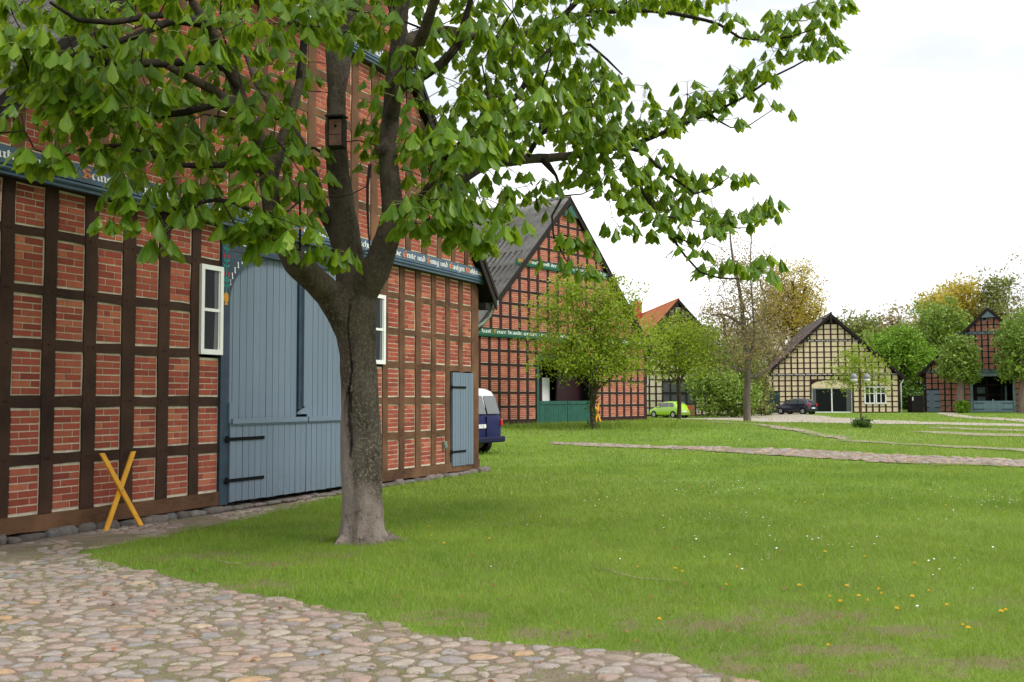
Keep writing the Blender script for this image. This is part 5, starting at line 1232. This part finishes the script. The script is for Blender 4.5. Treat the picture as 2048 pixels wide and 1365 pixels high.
    limb(sk.nearest(Q(455,123,10.5)), [(410,48,10.2,.05),(348,41,10,.042),(266,74,9.7,.034),(197,96,9.5,.024),(120,120,9.3,.014)], .2)
    limb(sk.nearest(Q(418,55,10.4)), [(330,30,10,.035),(225,45,9.5,.030),(156,41,9.2,.022),(100,5,9,.015)], .2)
    limb(sk.nearest(Q(529,300,10.8)), [(450,140,10.4,.03),(328,127,9.9,.045),(225,127,9.5,.034),(150,110,9.2,.022),(60,150,8.9,.012)], .2)
    limb(sk.nearest(Q(530,330,10.8)), [(440,330,10.3,.035),(350,330,10,.028),(250,290,9.6,.02),(160,300,9.3,.012)], .2)
    limb(sk.nearest(Q(560,470,10.95)), [(500,420,10.5,.03),(430,400,10.2,.022),(350,420,10,.014)], .2)
    limb(sk.nearest(Q(610,545,11.2)), [(570,500,10.6,.03),(520,480,10.2,.02)], .2)
    limb(sk.nearest(Q(776,287,11.4)), [(740,330,11.0,.02),(735,420,10.9,.014),(740,500,10.8,.008)], .2)
    # rear and high limbs that carry the crown out of view
    limb(sk.nearest(Q(668,130,12)), [(700,-40,13.2,.06),(740,-160,14.5,.04)]); limb(sk.nearest(Q(785,185,11.4)), [(850,60,10.2,.06),(900,-120,9.2,.04)])
    rng = np.random.default_rng(77); tips = []; bright = []
    def region(poly, n, ya, yb, mind=26):
        xs = [p[0] for p in poly]; ys = [p[1] for p in poly]; got = []; tries = 0
        while len(got) < n and tries < n*60:
            tries += 1; x, y = rng.uniform(min(xs), max(xs)), rng.uniform(min(ys), max(ys))
            if not pip(np.array([[x, y]]), poly)[0]: continue
            if any((x-a)**2+(y-b)**2 < mind*mind for a, b in got): continue
            got.append((x, y)); tips.append(Q(x, y, rng.uniform(ya, yb)))
    def along(pts, every=24, jy=20, n=1):
        P = []
        for (a, b, c), (d, e, f) in zip(pts, pts[1:]):
            k = max(1, int(math.hypot(d-a, e-b)/every))
            P += [(a+(d-a)*i/k, b+(e-b)*i/k, c+(f-c)*i/k) for i in range(k)]
        P.append(pts[-1])
        for a, b, c in P:
            for _ in range(n): tips.append(Q(a+rng.normal(0, 8), b-8+rng.normal(0, jy*.6), c+rng.normal(0, .25)))
    region([(-40,-60),(640,-60),(640,60),(470,90),(330,70),(140,110),(-40,120)], 95, 8.6, 11.5, 30)
    region([(0,60),(250,90),(330,200),(210,250),(120,190),(0,140)], 20, 8.8, 10, 34)
    region([(200,90),(560,60),(620,150),(560,300),(430,330),(280,280),(220,200)], 52, 9.6, 12.2, 34)
    region([(70,150),(230,200),(300,270),(240,330),(130,300),(80,230)], 15, 8.9, 9.8, 36)
    region([(250,270),(470,240),(640,300),(660,430),(600,470),(440,400),(330,400),(240,360)], 50, 9.4, 12.3, 32)
    for x, y, Y in ((42,225,8.8),(70,300,8.9),(125,315,9),(150,230,9),(225,445,9.3),(240,395,9.4),(270,410,9.5),(305,420,9.6),(320,480,9.6),(300,440,9.5),(360,395,9.7),(375,425,9.7),(395,415,9.6),(215,160,9),(470,450,9.8),(500,470,9.9),(530,480,9.9),(600,500,10.4),(655,500,10.4),(690,505,10.5),(515,455,9.9),(560,430,10),(600,440,10.3),(440,395,9.8),(225,300,9.3),(160,190,9),(110,180,9)):
        tips.append(Q(x, y, Y))
    region([(640,-60),(960,-60),(960,60),(820,60),(700,80),(640,60)], 42, 10, 13.5, 30)
    region([(720,60),(960,60),(1000,200),(960,300),(880,330),(800,300),(740,230),(760,140)], 42, 9.6, 12.8, 28)
    region([(730,240),(870,290),(960,330),(900,400),(830,360),(740,330)], 24, 10.5, 13, 28)
    region([(810,390),(900,360),(1020,420),(1030,470),(960,490),(860,470),(800,440)], 22, 9.8, 11.3, 30)
    for x, y, Y in ((925,270,8.9),(900,262,8.9),(955,275,8.9),(985,258,9.2),(930,300,9),(1085,190,9.4),(1050,200,9.6),(700,20,9.8),(660,0,9.6),(760,30,10),(860,400,10.2),(895,430,10.3),(940,455,10.4),(1000,470,10.8),(1110,515,11.6),(1150,475,11.8),(1165,545,11.7),(1125,470,11.9),(1180,500,11.9)): tips.append(Q(x, y, Y))
    region([(960,-60),(1470,-60),(1470,-20),(1330,0),(1240,20),(1150,60),(960,60)], 72, 11, 14, 26)
    region([(960,60),(1110,50),(1180,110),(1240,150),(1240,260),(1200,300),(1110,260),(1040,300),(960,300)], 84, 10.8, 13.6, 21)
    region([(960,330),(1060,340),(1120,360),(1100,400),(1000,390)], 8, 11.2, 12.6, 30)
    region([(1110,250),(1230,250),(1300,330),(1400,400),(1400,440),(1290,440),(1220,380),(1140,350)], 54, 11.8, 13.5, 22)
    along([(1180,10,13.2),(1304,14,13.6),(1418,20,13.8),(1472,60,13.9),(1520,75,14),(1580,62,14),(1640,30,14),(1690,25,14.1)], 24, 18)
    along([(1540,50,13.9),(1600,20,14),(1650,15,14.1),(1660,40,14.1),(1640,90,14.1),(1672,100,14.1)], 18, 10)
    along([(1190,140,13),(1240,160,13),(1290,150,13)], 26, 20)
    along([(1230,290,13.1),(1277,270,13.3),(1354,240,13.5),(1418,210,13.7),(1486,170,13.8),(1554,130,13.9),(1620,100,14),(1660,105,14)], 19, 20, 1)
    along([(1290,215,13.5),(1340,220,13.6),(1380,175,13.6),(1400,200,13.7),(1470,150,13.8),(1500,175,13.8)], 22, 12)
    along([(1430,225,13.5),(1480,240,13.4),(1530,215,13.4),(1565,215,13.4)], 30, 12)
    along([(1290,300,13.1),(1345,340,12.9),(1390,372,12.8),(1430,360,12.8),(1475,345,12.8)], 21, 20)
    along([(1290,370,12.8),(1330,420,12.6),(1350,470,12.4),(1390,478,12.3),(1440,450,12.3)], 24, 14)
    along([(1370,425,12.9),(1430,435,13),(1490,440,13.1),(1540,415,13.1),(1560,425,13.1)], 18, 15)
    along([(1380,505,12.3),(1430,548,12.3),(1480,545,12.2),(1530,530,12.2),(1535,545,12.2)], 20, 10)
    along([(1220,440,12.2),(1255,460,12.2),(1290,455,12.3)], 26, 8); along([(1100,380,12),(1105,430,12),(1170,540,11.8)], 60, 8)
    # crown out of the picture, above and around; tips added to shade the wall
    for _ in range(170):
        Yw = rng.uniform(7.5, 15.5); zlo = 1.65+Yw*.41; p = Vector((rng.uniform(-7.0, 2.6), Yw, zlo+rng.uniform(.2, 2.6)))
        if math.hypot((p.x-TREE.x)/5.4, (p.y-TREE.y)/4.6) < 1 and (p.x-CORN.x)*FN.x+(p.y-CORN.y)*FN.y < -.4: tips.append(p-off)
    for _ in range(60):
        Yw = rng.uniform(7.5, 10.2); p = Vector((-.56*Yw-rng.uniform(.15, 1.6), Yw, rng.uniform(3.4, 6.0)))
        if (p.x-CORN.x)*FN.x+(p.y-CORN.y)*FN.y < -.4: tips.append(p-off)
    for _ in range(150):
        a, e = rng.uniform(0, 2*math.pi), rng.uniform(0, 1); rr = rng.uniform(1.2, 4.6); p = Vector((math.cos(a)*rr, math.sin(a)*rr*.8, rng.uniform(6.0, 9.3)-.12*rr*rr*.5))
        if (p+off).y > 4 and p.z > 5.75+(p+off).y*0.0 and p.z > 1.65+(p+off).y*.405: tips.append(p)
    tips = [t_ for t_ in tips]
    n0 = nt_
    ends = sk.grow([tuple(t_) for t_ in tips], 3, .16, .12, origin=tuple(Q(720, 520)), up=0., lo=n0)
    sk.radii(.0042, 2.6)
    # heavy wood: fused into one smooth skin
    mb = MB()
    for ch in sk.chains():
        seg = [(i, sk.r[i]) for i in ch if sk.r[i] >= .045]
        if len(seg) > 1: mb.tube([sk.p[i] for i, r in seg], [min(r, seg[1][1]*1.15) for i, r in seg], 16, cap=True)
    # root flare
    for a in range(7):
        an = a*2*math.pi/7+.3; k = .30 + .10*math.sin(a*2.1)+(.22 if 5.7 < an or an < .7 else 0)
        mb.tube([(math.cos(an)*k, math.sin(an)*k, -.03), (math.cos(an)*.22, math.sin(an)*.22, .07), (math.cos(an)*.16, math.sin(an)*.16, .38)], [.035, .075, .07], 8)
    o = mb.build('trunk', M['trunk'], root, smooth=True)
    md = o.modifiers.new('r', 'REMESH'); md.mode = 'VOXEL'; md.voxel_size = .022; md2 = o.modifiers.new('s', 'SMOOTH'); md2.iterations = 6
    dg = bpy.context.evaluated_depsgraph_get(); me = bpy.data.meshes.new_from_object(o.evaluated_get(dg)); o.modifiers.clear(); o.data = me
    co = np.zeros(len(me.vertices)*3, np.float32); me.vertices.foreach_get('co', co); co = co.reshape(-1, 3)
    for i, c in enumerate(co):
        v = Vector(c); c += np.array(noise.noise_vector(v*5))*.012 + np.array(noise.noise_vector(v*1.7))*.02*min(1, 1 if c[2] < 3 else .5)
        # old wound: a sunken strip with swollen lips on the left front of the stem
        if 1.0 < c[2] < 2.1 and c[1] < .06:
            xm = -.125+.02*math.sin(c[2]*7); d = abs(c[0]-xm); wd = .05*math.sin(max(0, min(1, (c[2]-1.0)/.8))*math.pi)+.006
            if d < wd*1.6: c[1] += (.075 if d < wd else -.03)*(1-d/(wd*1.6))
    me.vertices.foreach_set('co', co.ravel()); me.polygons.foreach_set('use_smooth', [True]*len(me.polygons)); me.materials.clear(); me.materials.append(M['trunk'])
    mb = MB(); sk.mesh(mb, 0, .052, lambda r: 5 if r < .012 else 7); mb.build('branches', M['twig'], root, smooth=True)
    # leaves
    rnd = random.Random(5); NV = 6; tmpl = []
    wprof = [.05, .20, .44, .78, 1.0, .80, .02]
    V = []; UV = []; Fc = []; PT = MB()
    spikes = []
    for ei, (e, _) in enumerate(zip(ends, ends)):
        c = Vector(sk.p[e]); inview = True; pr = Vector(sk.p[sk.par[e]]); od = (c-pr); od.z *= .3
        a0 = math.atan2(od.y, od.x); nl = rnd.choice((2, 3, 4, 4, 5)); 
        if rnd.random() < .11: spikes.append(c)
        for li in range(nl):
            az = a0 + (li-(nl-1)/2)*(2*math.pi/(nl+.6)) + rnd.uniform(-.35, .35); pl = rnd.uniform(.07, .20); up_ = rnd.uniform(-.25, .55)
            pb = c + Vector((math.cos(az)*pl*math.cos(up_), math.sin(az)*pl*math.cos(up_), pl*math.sin(up_)))
            PT.tube([c, (c+pb)/2+Vector((0, 0, .012)), pb], [.0035, .0025, .0022], 3, cap=False)
            Lm = rnd.uniform(.17, .31) if c.y+off.y < 11 else rnd.uniform(.175, .25); droop0 = rnd.uniform(.75, 1.30); cur = rnd.uniform(.05, .5); nf = rnd.choice((5, 6, 7)); roll = rnd.uniform(-.3, .3)
            for k in range(nf):
                f = (k-(nf-1)/2)/((nf-1)/2); la = az + f*1.6 + rnd.uniform(-.1, .1); L_ = Lm*(1-.38*abs(f)**1.5)*rnd.uniform(.92, 1.08); w2 = L_*rnd.uniform(.185, .235)
                pit = droop0*(1-.15*math.cos(f*1.5)) + roll*f + rnd.uniform(-.15, .12); hd = Vector((math.cos(la), math.sin(la), 0)); sd_ = Vector((-math.sin(la), math.cos(la), 0))
                tw = rnd.uniform(-.32, .32); pos = pb.copy(); b = len(V)
                for j in range(NV+1):
                    t = j/NV; an = pit + cur*t; dr = hd*math.cos(an) + Vector((0, 0, -1))*math.sin(an); nrm = hd*math.sin(an) + Vector((0, 0, 1))*math.cos(an)
                    if j: pos = pos + dr*(L_/NV)
                    w_ = w2*wprof[j]; fold = .28*w_; wav = .006*math.sin(j*2.4+k)
                    s2 = sd_*math.cos(tw)+nrm*math.sin(tw)
                    V.append(pos - s2*w_ - nrm*(fold+wav)); V.append(pos); V.append(pos + s2*w_ - nrm*(fold-wav))
                    UV += [(0.5-.5*wprof[j], t), (.5, t), (.5+.5*wprof[j], t)]
                for j in range(NV):
                    q = b+j*3; Fc.append((q, q+1, q+4, q+3)); Fc.append((q+1, q+2, q+5, q+4))
    print('leaf quads', len(Fc), 'tips', len(ends), 'nodes', sk.n)
    fastmesh('foliage', np.array([tuple(v) for v in V]), Fc, M['chestleaf'], root, uv=UV, smooth=True)
    PT.build('leaf_stalks', M['stalk'], root)
    extra = [(1555,25),(1494,150),(1388,165),(1413,350),(1458,335),(1542,410),(1492,415),(1522,510),(62,175),(112,190),(130,195),(283,180),(335,185),(786,240),(855,250),(1040,370),(960,405),(435,400),(1350,305),(1140,240)]
    sp0 = None; zs = list(spikes)
    for k, (x, y) in enumerate(extra):
        q = Q(x, y+30, 13.5 if x > 1200 else (9.1 if x < 400 else 10.5)); i = min(ends, key=lambda e: (Vector(sk.p[e])-q).length); zs.append(Vector(sk.p[i]))
    for c in zs[:70] if len(zs) < 70 else zs[-70:]:
        if sp0 is None:
            a = MB(); hh = .21; a.tube([(0,0,0), (.003,0,hh*.5), (0,.003,hh)], [.003, .0025, .001], 4)
            for k in range(40):
                z = hh*(.22+.76*k/40); an = k*2.4; r = .026*(1-.65*k/40); a.tube([(0,0,z), (math.cos(an)*r, math.sin(an)*r, z+.006)], .0011, 3); 
                a.lathe([(.001, -.005), (.0048, 0), (.001, .005)], (math.cos(an)*r, math.sin(an)*r, z+.008), 5)
            sp0 = a.build('flower_spike', M['spike'], root); o = sp0
        else: o = sp0.copy(); COL.objects.link(o); o.parent = root
        o.location = c; s_ = random.Random(c.x).uniform(.7, 1.15); o.scale = (s_,)*3; o.rotation_euler = (random.Random(c.y).uniform(-.15, .15), random.Random(c.z).uniform(-.15, .15), 0)
def trunk_mat():
    m = Mat('chestnut_trunk_bark', .88, .2); xyz = m.sep('Object'); z = xyz[2]
    a = m.noise(6, 6, .7, sc=(1, 1, .3)); f = m.noise(48, 4, .75, sc=(1, 1, .6)); b = m.noise(2.2, 5, .6); lich = m.noise(30, 5, .8); 
    c = m.mix(m.ramp(a, [(.35, 0.0), (.65, 1.0)]), (.036,.028,.022), (.125,.098,.080))
    # lichen on the fork and stem, pale scuffed base
    mossm = m.math('MULTIPLY', m.ramp(b, [(.40, 0.0), (.56, 1.0)]), m.ramp(lich, [(.50, 0.0), (.60, .75)])); c = m.mix(mossm, c, (.105,.095,.030))
    zn = m.math('ADD', z, m.math('MULTIPLY', m.math('SUBTRACT', b, .5), 1.1)); up = m.math('MULTIPLY', m.ramp(lich, [(.52, 0.0), (.60, .8)]), m.ramp(m.math('MULTIPLY', z, .25), [(.2, 1.0), (.75, .25)])); c = m.mix(up, c, (.25,.24,.19)); spot = m.ramp(m.noise(11, 5, .75), [(.56, 0.0), (.62, .7)])
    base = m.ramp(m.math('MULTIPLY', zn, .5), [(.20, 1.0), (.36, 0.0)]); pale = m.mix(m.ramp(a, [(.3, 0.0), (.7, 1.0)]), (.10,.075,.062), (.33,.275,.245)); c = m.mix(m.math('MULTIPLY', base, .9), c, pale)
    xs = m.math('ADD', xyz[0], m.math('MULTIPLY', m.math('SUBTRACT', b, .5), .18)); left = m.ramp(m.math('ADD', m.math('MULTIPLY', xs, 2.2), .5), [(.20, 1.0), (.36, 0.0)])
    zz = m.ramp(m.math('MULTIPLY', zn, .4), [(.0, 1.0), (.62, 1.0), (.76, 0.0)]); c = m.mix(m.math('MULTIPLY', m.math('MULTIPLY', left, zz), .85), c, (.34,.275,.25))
    # long vertical crack above the wound and dark rot inside it
    w_ = m.math('ADD', m.math('SUBTRACT', xyz[0], -.118), m.math('MULTIPLY', m.math('SINE', m.math('MULTIPLY', z, 7.0)), -.02)); aw = m.math('ABSOLUTE', m.math('ADD', w_, m.math('MULTIPLY', m.math('SUBTRACT', f, .5), .045)))
    front = m.math('LESS_THAN', xyz[1], .03)
    crack = m.math('MULTIPLY', m.ramp(aw, [(.006, 1.0), (.014, 0.0)]), m.math('MULTIPLY', m.math('LESS_THAN', z, 2.75), m.math('GREATER_THAN', z, 1.6)))
    rot = m.math('MULTIPLY', m.ramp(m.math('ADD', aw, m.math('MULTIPLY', m.math('SUBTRACT', a, .5), .22)), [(.022, 1.0), (.034, 0.0)]), m.math('MULTIPLY', m.math('LESS_THAN', z, 1.75), m.math('GREATER_THAN', z, 1.0)))
    c = m.mix(m.math('MULTIPLY', front, m.math('MAXIMUM', crack, m.math('MULTIPLY', rot, .85))), c, (.022,.011,.007))
    c = m.mix(m.math('MULTIPLY', spot, m.ramp(m.math('MULTIPLY', z, .5), [(.0, 1.0), (.9, 0.0)])), c, (.05,.04,.032)); m.color(c); m.bump(m.math('ADD', m.math('ADD', a, f), lich), 1.0, .022); return m.m
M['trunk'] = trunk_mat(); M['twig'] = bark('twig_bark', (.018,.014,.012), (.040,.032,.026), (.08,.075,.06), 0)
M['chestleaf'] = leaf_mat('chestnut_leaves', (.060,.140,.006), (.120,.245,.010), (.27,.41,.020), .52, .38, True); M['stalk'] = simple('leaf_stalk', (.20,.22,.05), .6, .3, .2, 9)
M['spike'] = simple('flower_buds', (.16,.15,.06), .7, .2, .3, 30)
chestnut()
# ---- trees and shrubs of the farmstead
def bs(px, Y, dz=-.05): g = at(px, 800, Y); return (g.x, Y, gz(g.x, Y)+dz)
TR = 'trees behind the farmhouses'
def ivy(name, label, cat, base, pts, n, rad, size, seed, lm='mid', parent=None):
    rng = np.random.default_rng(seed); P = []
    for _ in range(n):
        i = rng.integers(0, len(pts)-1); t = rng.uniform(); p = np.array(pts[i])*(1-t)+np.array(pts[i+1])*t; a = rng.uniform(0, 2*math.pi); P.append(p+np.array([math.cos(a)*rad*rng.uniform(.6, 1.3), math.sin(a)*rad*rng.uniform(.6, 1.3), 0]))
    return leafcloud('ivy', np.array(P), 5, rad*.35, size, LM[lm], parent, rng)
r = tree('hawthorn_tree', 'bright green tree with ivy round its trunk in front of the tall red gable', 'tree', bs(1187, 44.5), [(0,0,0),(-.05,0,.9),(0,0,1.7),(.1,0,3.0),(.15,0,5.0)],
     [(-1.1,0,3.6,2.1,1.8,1.4),(1.25,0,3.6,1.95,1.8,1.5),(.1,0,4.9,1.9,1.7,1.6),(-.8,0,5.9,1.2,1.2,1.0),(.9,.2,5.7,1.2,1,1.2),(0,-.6,3.1,2.4,1.4,1.0),(-2.2,0,5.3,.9,.8,.8)], 950, 19, .21, .07, LM['yg'], M['bark3'], 31, .15, .10, .6, .008,
     limbs=([(0,0,1.5),(-.6,0,2.3),(-1.5,-.1,3.4)], [(0,0,1.6),(.7,.1,2.2),(1.5,0,3.2)], [(0,0,1.3),(.2,-.6,2.3),(.2,-1,3.3)]), step=.35, zmin=2.0)
ivy('ivy', '', '', None, [(0,0,0),(-.05,0,.9),(0,0,1.9)], 45, .2, .06, 6, 'dk', r)
tree('hawthorn_tree', 'bright green rounded tree on the verge beside the lime green car', 'tree', bs(1357, 62), [(0,0,0),(.05,0,1.2),(0,0,2.4),(.1,0,3.6),(0,0,5.2)],
     [(-1.2,0,4.3,1.8,1.8,1.5),(1.1,0,4.5,1.7,1.8,1.6),(0,0,5.2,1.5,1.7,1.2),(0,-.7,3.6,2.3,1.5,1.1)], 560, 13, .28, .09, LM['yg'], M['bark3'], 32, .15, .12, .55, .011,
     limbs=([(0,0,2.2),(-.6,0,3.0),(-1.4,0,4.3)], [(0,0,2.3),(.6,0,3.2),(1.2,.2,4.4)]), step=.4, zmin=2.5)
tree('ash_tree', 'tall almost bare grey tree rising between the green car and the navy car', 'tree', bs(1494, 62), [(0,0,0),(0,0,1.6),(.1,0,3.2),(.05,0,4.6),(-.15,0,6.5),(-.35,0,8.4),(-.75,0,10.4),(-.9,0,12.2)],
     [(-.6,0,8.6,2.2,2,3.6),(1.0,0,8.0,1.8,1.8,3.6),(-.6,0,4.6,2.2,2,1.6),(1.3,0,5.0,2.4,1.8,1.7)], 950, 9, .32, .07, LM['tan'], M['bark2'], 33, .25, .15, .4, .012, tr2=.045, limbk=.34,
     limbs=([(0,0,3.8),(.5,0,5.2),(.45,0,7.4),(.35,0,9.6),(.5,0,12.4)], [(-.1,0,6),(-1.4,0,6.8),(-2.6,0,6.5)], [(0,0,3.2),(-1.3,0,3.6),(-2.8,0,4.6)], [(0,0,3),(1.2,0,3.2),(2.2,0,5)], [(.45,0,7.4),(1.6,0,8.4),(2.6,0,8.3)], [(.3,0,5),(2.2,0,5.4),(4.3,0,5.6)]), step=.5, sag=-.12, up=-.1, zmin=2.2)
tree('young_tree', 'slim young tree with sparse yellow green leaves just behind the twin headed lamp', 'tree', bs(1721, 60.5), [(0,0,0),(0,0,1.2),(.03,0,2.2),(0,0,3.6),(0,0,4.8)],
     [(-.6,0,3.4,1.3,1.2,1.2),(.7,0,3.3,1.2,1.2,1.1),(0,0,4.2,1.1,1.1,.9),(-.9,0,2.6,1.2,1,.6),(.9,0,2.5,.9,1,.5)], 240, 12, .18, .075, LM['yg'], M['bark3'], 34, .055, .2, .3, .007, step=.35, zmin=1.7)
def shrub(label, px, Y, ells, n, per, rad, size, lm, seed, name='shrub', group=None, tr=.07, base=None, cat='shrub'):
    rng = np.random.default_rng(seed); b = base or bs(px, Y); r = empty(name, b, 0, label, cat, group); sk = Skel(); sk.line([(0,0,0), (0,0,.3), (0,0,.6)], -1, [tr, tr*.8, tr*.6], .2)
    tips = envelope(ells, n, rng, .35, .25, seed, .05); sk.grow(tips, seed, .6, .02, up=.3); sk.radii(.01); mb = MB(); sk.mesh(mb, .009, 9, lambda q: 4); mb.build('stem', M['bark3'], r, smooth=True)
    leafcloud('foliage', tips, per, rad, size, LM[lm], r, rng); return r
shrub('small dark green bush at the foot of the twin headed lamp', 1723, 52.6, [(0,0,.28,.48,.35,.32)], 90, 9, .09, .065, 'dk', 41, tr=.02)
shrub('low rounded green bush left of the pale blue half gate', 1925, 96, [(0,0,.6,.65,.5,.62)], 120, 9, .16, .11, 'lime', 42, tr=.02)
shrub('dense dark green shrub mass between the offwhite house and the cream house', 1465, 88, [(-1.5,0,1.6,1.7,1.5,1.7),(.4,0,1.3,1.5,1.5,1.4),(-.6,0,2.8,1.6,1.6,1.3),(-2.9,0,3.2,1.2,1.2,1.2),(1.4,0,2.2,.8,1,.9)], 520, 14, .32, .14, 'mid', 43, tr=.06)
shrub('tall olive bush behind the bare ash tree', 1440, 93, [(0,0,4.6,2.6,1.8,2.4),(-1.5,0,6.2,1.8,1.5,2.2),(1.5,0,5.2,1.8,1.5,2.2)], 600, 12, .35, .14, 'mid', 44, tr=.1)
shrub('loose pale green shrub left of the cream house beside its dark door', 1522, 93, [(-.3,0,2.0,1.3,1.1,2.0),(-.8,0,4.2,1.4,1.2,1.6)], 260, 12, .3, .13, 'ol', 45, tr=.06)
shrub('low grey green plant at the foot of the cream house door', 1534, 94.5, [(0,0,.35,.55,.4,.4)], 60, 8, .12, .08, 'dk', 47, tr=.02)
# climbing ivy on the offwhite gable
rng = np.random.default_rng(50); P = []
for _ in range(1100):
    x = rng.uniform(2.9, W3-.2); z = rng.uniform(4.3, 11.0)
    k = noise.noise(Vector((x*.8, z*.8, 2)))
    if z < 3.7+min(x, W3-x)*1.13+.2 and (z > 6.6+k*1.6 + (0 if x > 4 else 1.5*(4-x)) or x > 8.6+k): P.append((x, -.16-rng.uniform(0, .18), z))
ro = empty('climbing_ivy', H3.root.location, 0, 'ivy covering the upper gable of the offwhite house below the orange roof', 'ivy'); ro.rotation_euler = H3.root.rotation_euler
leafcloud('foliage', np.array(P), 8, .2, .13, LM['ol'], ro, rng)
sk = MB(); 
for k in range(7): x = 4.8+k*.9; sk.tube([(x, -.06, .0 if k > 4 else 4.3), (x+.2, -.07, 6), (x-.1, -.07, 8)], [.05, .03, .02], 5)
sk.build('stem', M['bark3'], ro)
# two old pollarded chestnuts by the right house
for lb, px, Y, sc, sd in (('round crowned tree with thick pinkish trunk in front of the far right house', 1921, 96.5, 1.0, 51), ('leafy chestnut at the right edge of the view partly hiding the far right house', 2046, 94, 1.15, 52)):
    tree('pollard_tree', lb, 'tree', bs(px, Y), [(0,0,0),(-.05,0,1.5),(.05,0,3.0),(0,0,4.2),(.1,0,6)],
      [(-.7*sc,0,5.0,1.3*sc,1.5,1.6),(.7*sc,0,5.0,1.1*sc,1.5,1.6),(0,0,6.2,1.3*sc,1.5,1.4),(-.2,0,3.9,1.6*sc,1.5,.8),(.9*sc,0,3.7,.8*sc,1,.7)] + ([(.6,0,8.2,1.7,1.5,1.6),(-1.2,0,7.2,1.3,1.3,1.5)] if sc > 1 else []), 620, 14, .26, .14, LM['mid'], M['bark_pink'] if 'bark_pink' in M else M.setdefault('bark_pink', bark('old_pinkish_bark', (.13,.09,.075), (.25,.18,.15), (.30,.27,.22), 0, .6)), sd, .50, .35, .3, .015, step=.5, zmin=2.6, tr2=.12)
# background trees
def big(label, px, Y, top, wid, lm, seed, n=520, per=16, size=.2, rad=.4, lowz=3.0, shell=.3, bm='bark3', amp=.45, name='deciduous_tree', tr=.4, tip=.02):
    b = bs(px, Y); hgt = (800-top)*Y/F+EYE; rx = wid*Y/F/2; rng = random.Random(seed); mz = (hgt+lowz)/2; rz_ = (hgt-lowz)/2
    E = [(0, 0, mz, rx*.78, rx*.7, rz_*.9)]
    for k in range(6):
        a = rng.uniform(0, 2*math.pi); E.append((math.cos(a)*rx*.5, math.sin(a)*rx*.45, mz+rng.uniform(-.5, .55)*rz_, rx*.48, rx*.45, rz_*.42))
    E.append((0, 0, hgt-rz_*.45, rx*.5, rx*.5, rz_*.45))
    tree(name, label, 'tree', b, [(0,0,0),(.1,0,hgt*.2),(-.1,0,hgt*.4),(.15,0,hgt*.6),(0,0,hgt*.82)], E, n, per, rad, size, LM[lm], M[bm], seed, tr, shell, amp, tip, step=.9, zmin=lowz*.8, group=TR, up=.5,
         limbs=([(0,0,hgt*.3),(-rx*.3,0,hgt*.45),(-rx*.6,0,hgt*.62)], [(0,0,hgt*.33),(rx*.3,.3,hgt*.5),(rx*.6,0,hgt*.65)], [(0,0,hgt*.4),(rx*.1,.3,hgt*.6),(rx*.3,0,hgt*.8)]))
big('big golden leaved oak rising behind the roof of the cream house', 1590, 125, 515, 175, 'oak', 61, 900, 22, .14, .5, 5.0, .12, amp=.3, tr=.55, tip=.028)
big('brownish loose crowned tree behind the tops of the ivy gable and the bare ash', 1450, 125, 592, 150, 'tan', 62, 420, 8, .15, .6, 5, .1, amp=.4)
big('olive tree behind the shrubs left of the cream house', 1500, 112, 640, 110, 'ol', 63, 450, 16, .16, .5, 2.5)
big('distant pale green tree just right of the cream gable peak', 1722, 170, 632, 110, 'ol', 64, 520, 20, .28, .6, 3)
big('distant feathery tan tree between the cream house and the far right house', 1790, 175, 618, 120, 'tan', 65, 420, 13, .28, .7, 3)
big('bright green dome shaped tree between the cream house and the far right house', 1806, 128, 652, 150, 'lime', 66, 900, 18, .17, .35, 1.2, .5, amp=.2)
big('tall dark green tree left of the far right house', 1895, 135, 602, 160, 'mid', 67, 900, 17, .2, .4, 2, .45)
big('orange tinted tree on the skyline left of the far right house', 1870, 160, 578, 120, 'oak', 68, 520, 13, .25, .6, 4, .2)
big('golden tree on the skyline above the far right house', 1935, 165, 548, 140, 'oak', 69, 620, 13, .25, .6, 4, .2)
big('olive tree on the skyline above the right edge of the far gable', 2000, 160, 545, 110, 'ol', 70, 620, 18, .25, .6, 4, .15)
big('nearly bare tree at the right edge of the skyline', 2060, 150, 530, 110, 'tan', 71, 380, 4, .18, .6, 4, .1)
big('dark green tree behind the roof of the far right house', 2040, 130, 640, 150, 'mid', 72, 520, 15, .2, .4, 2, .4)
big('low green tree behind the cream house ridge', 1745, 150, 668, 90, 'mid', 73, 380, 15, .24, .5, 1.5)
for i, (px, Y, wd, hh, lm, lb) in enumerate([(1780,124,110,3.0,'dk','dark hedge under the dome shaped tree'), (1880,128,160,3.4,'dk','dark hedge behind the wooden box shelter'), (1700,135,160,4.5,'mid','green hedge behind the cream house'), (1420,118,200,4.5,'dk','dark hedge behind the offwhite house'), (1240,125,260,5,'mid','green hedge far behind the tall red house'), (2060,125,160,4.5,'dk','dark hedge behind the right end of the far right house')]):
    wr_ = wd*Y/F/2; shrub(lb, px, Y, [(-wr_*.5,0,hh*.45,wr_*.6,1.5,hh*.55),(wr_*.5,0,hh*.42,wr_*.6,1.5,hh*.5)], 420, 12, .4, .22, lm, 80+i, name='hedge', cat='hedge', tr=.05)
# distant wood closing the horizon
rng = np.random.default_rng(99); n = 5200; a = rng.uniform(-.75, .75, n); d = rng.uniform(200, 235, n); P = np.stack([np.sin(a)*d, np.cos(a)*d, rng.uniform(0, 1, n)**.8*(6.5+2.5*np.sin(a*19)+1.5*np.sin(a*53+1))], 1)
o = leafcloud('far_wood', P, 3, 1.0, .8, LM['ol'], None, rng, asp=.7); tag(o, kind='stuff')
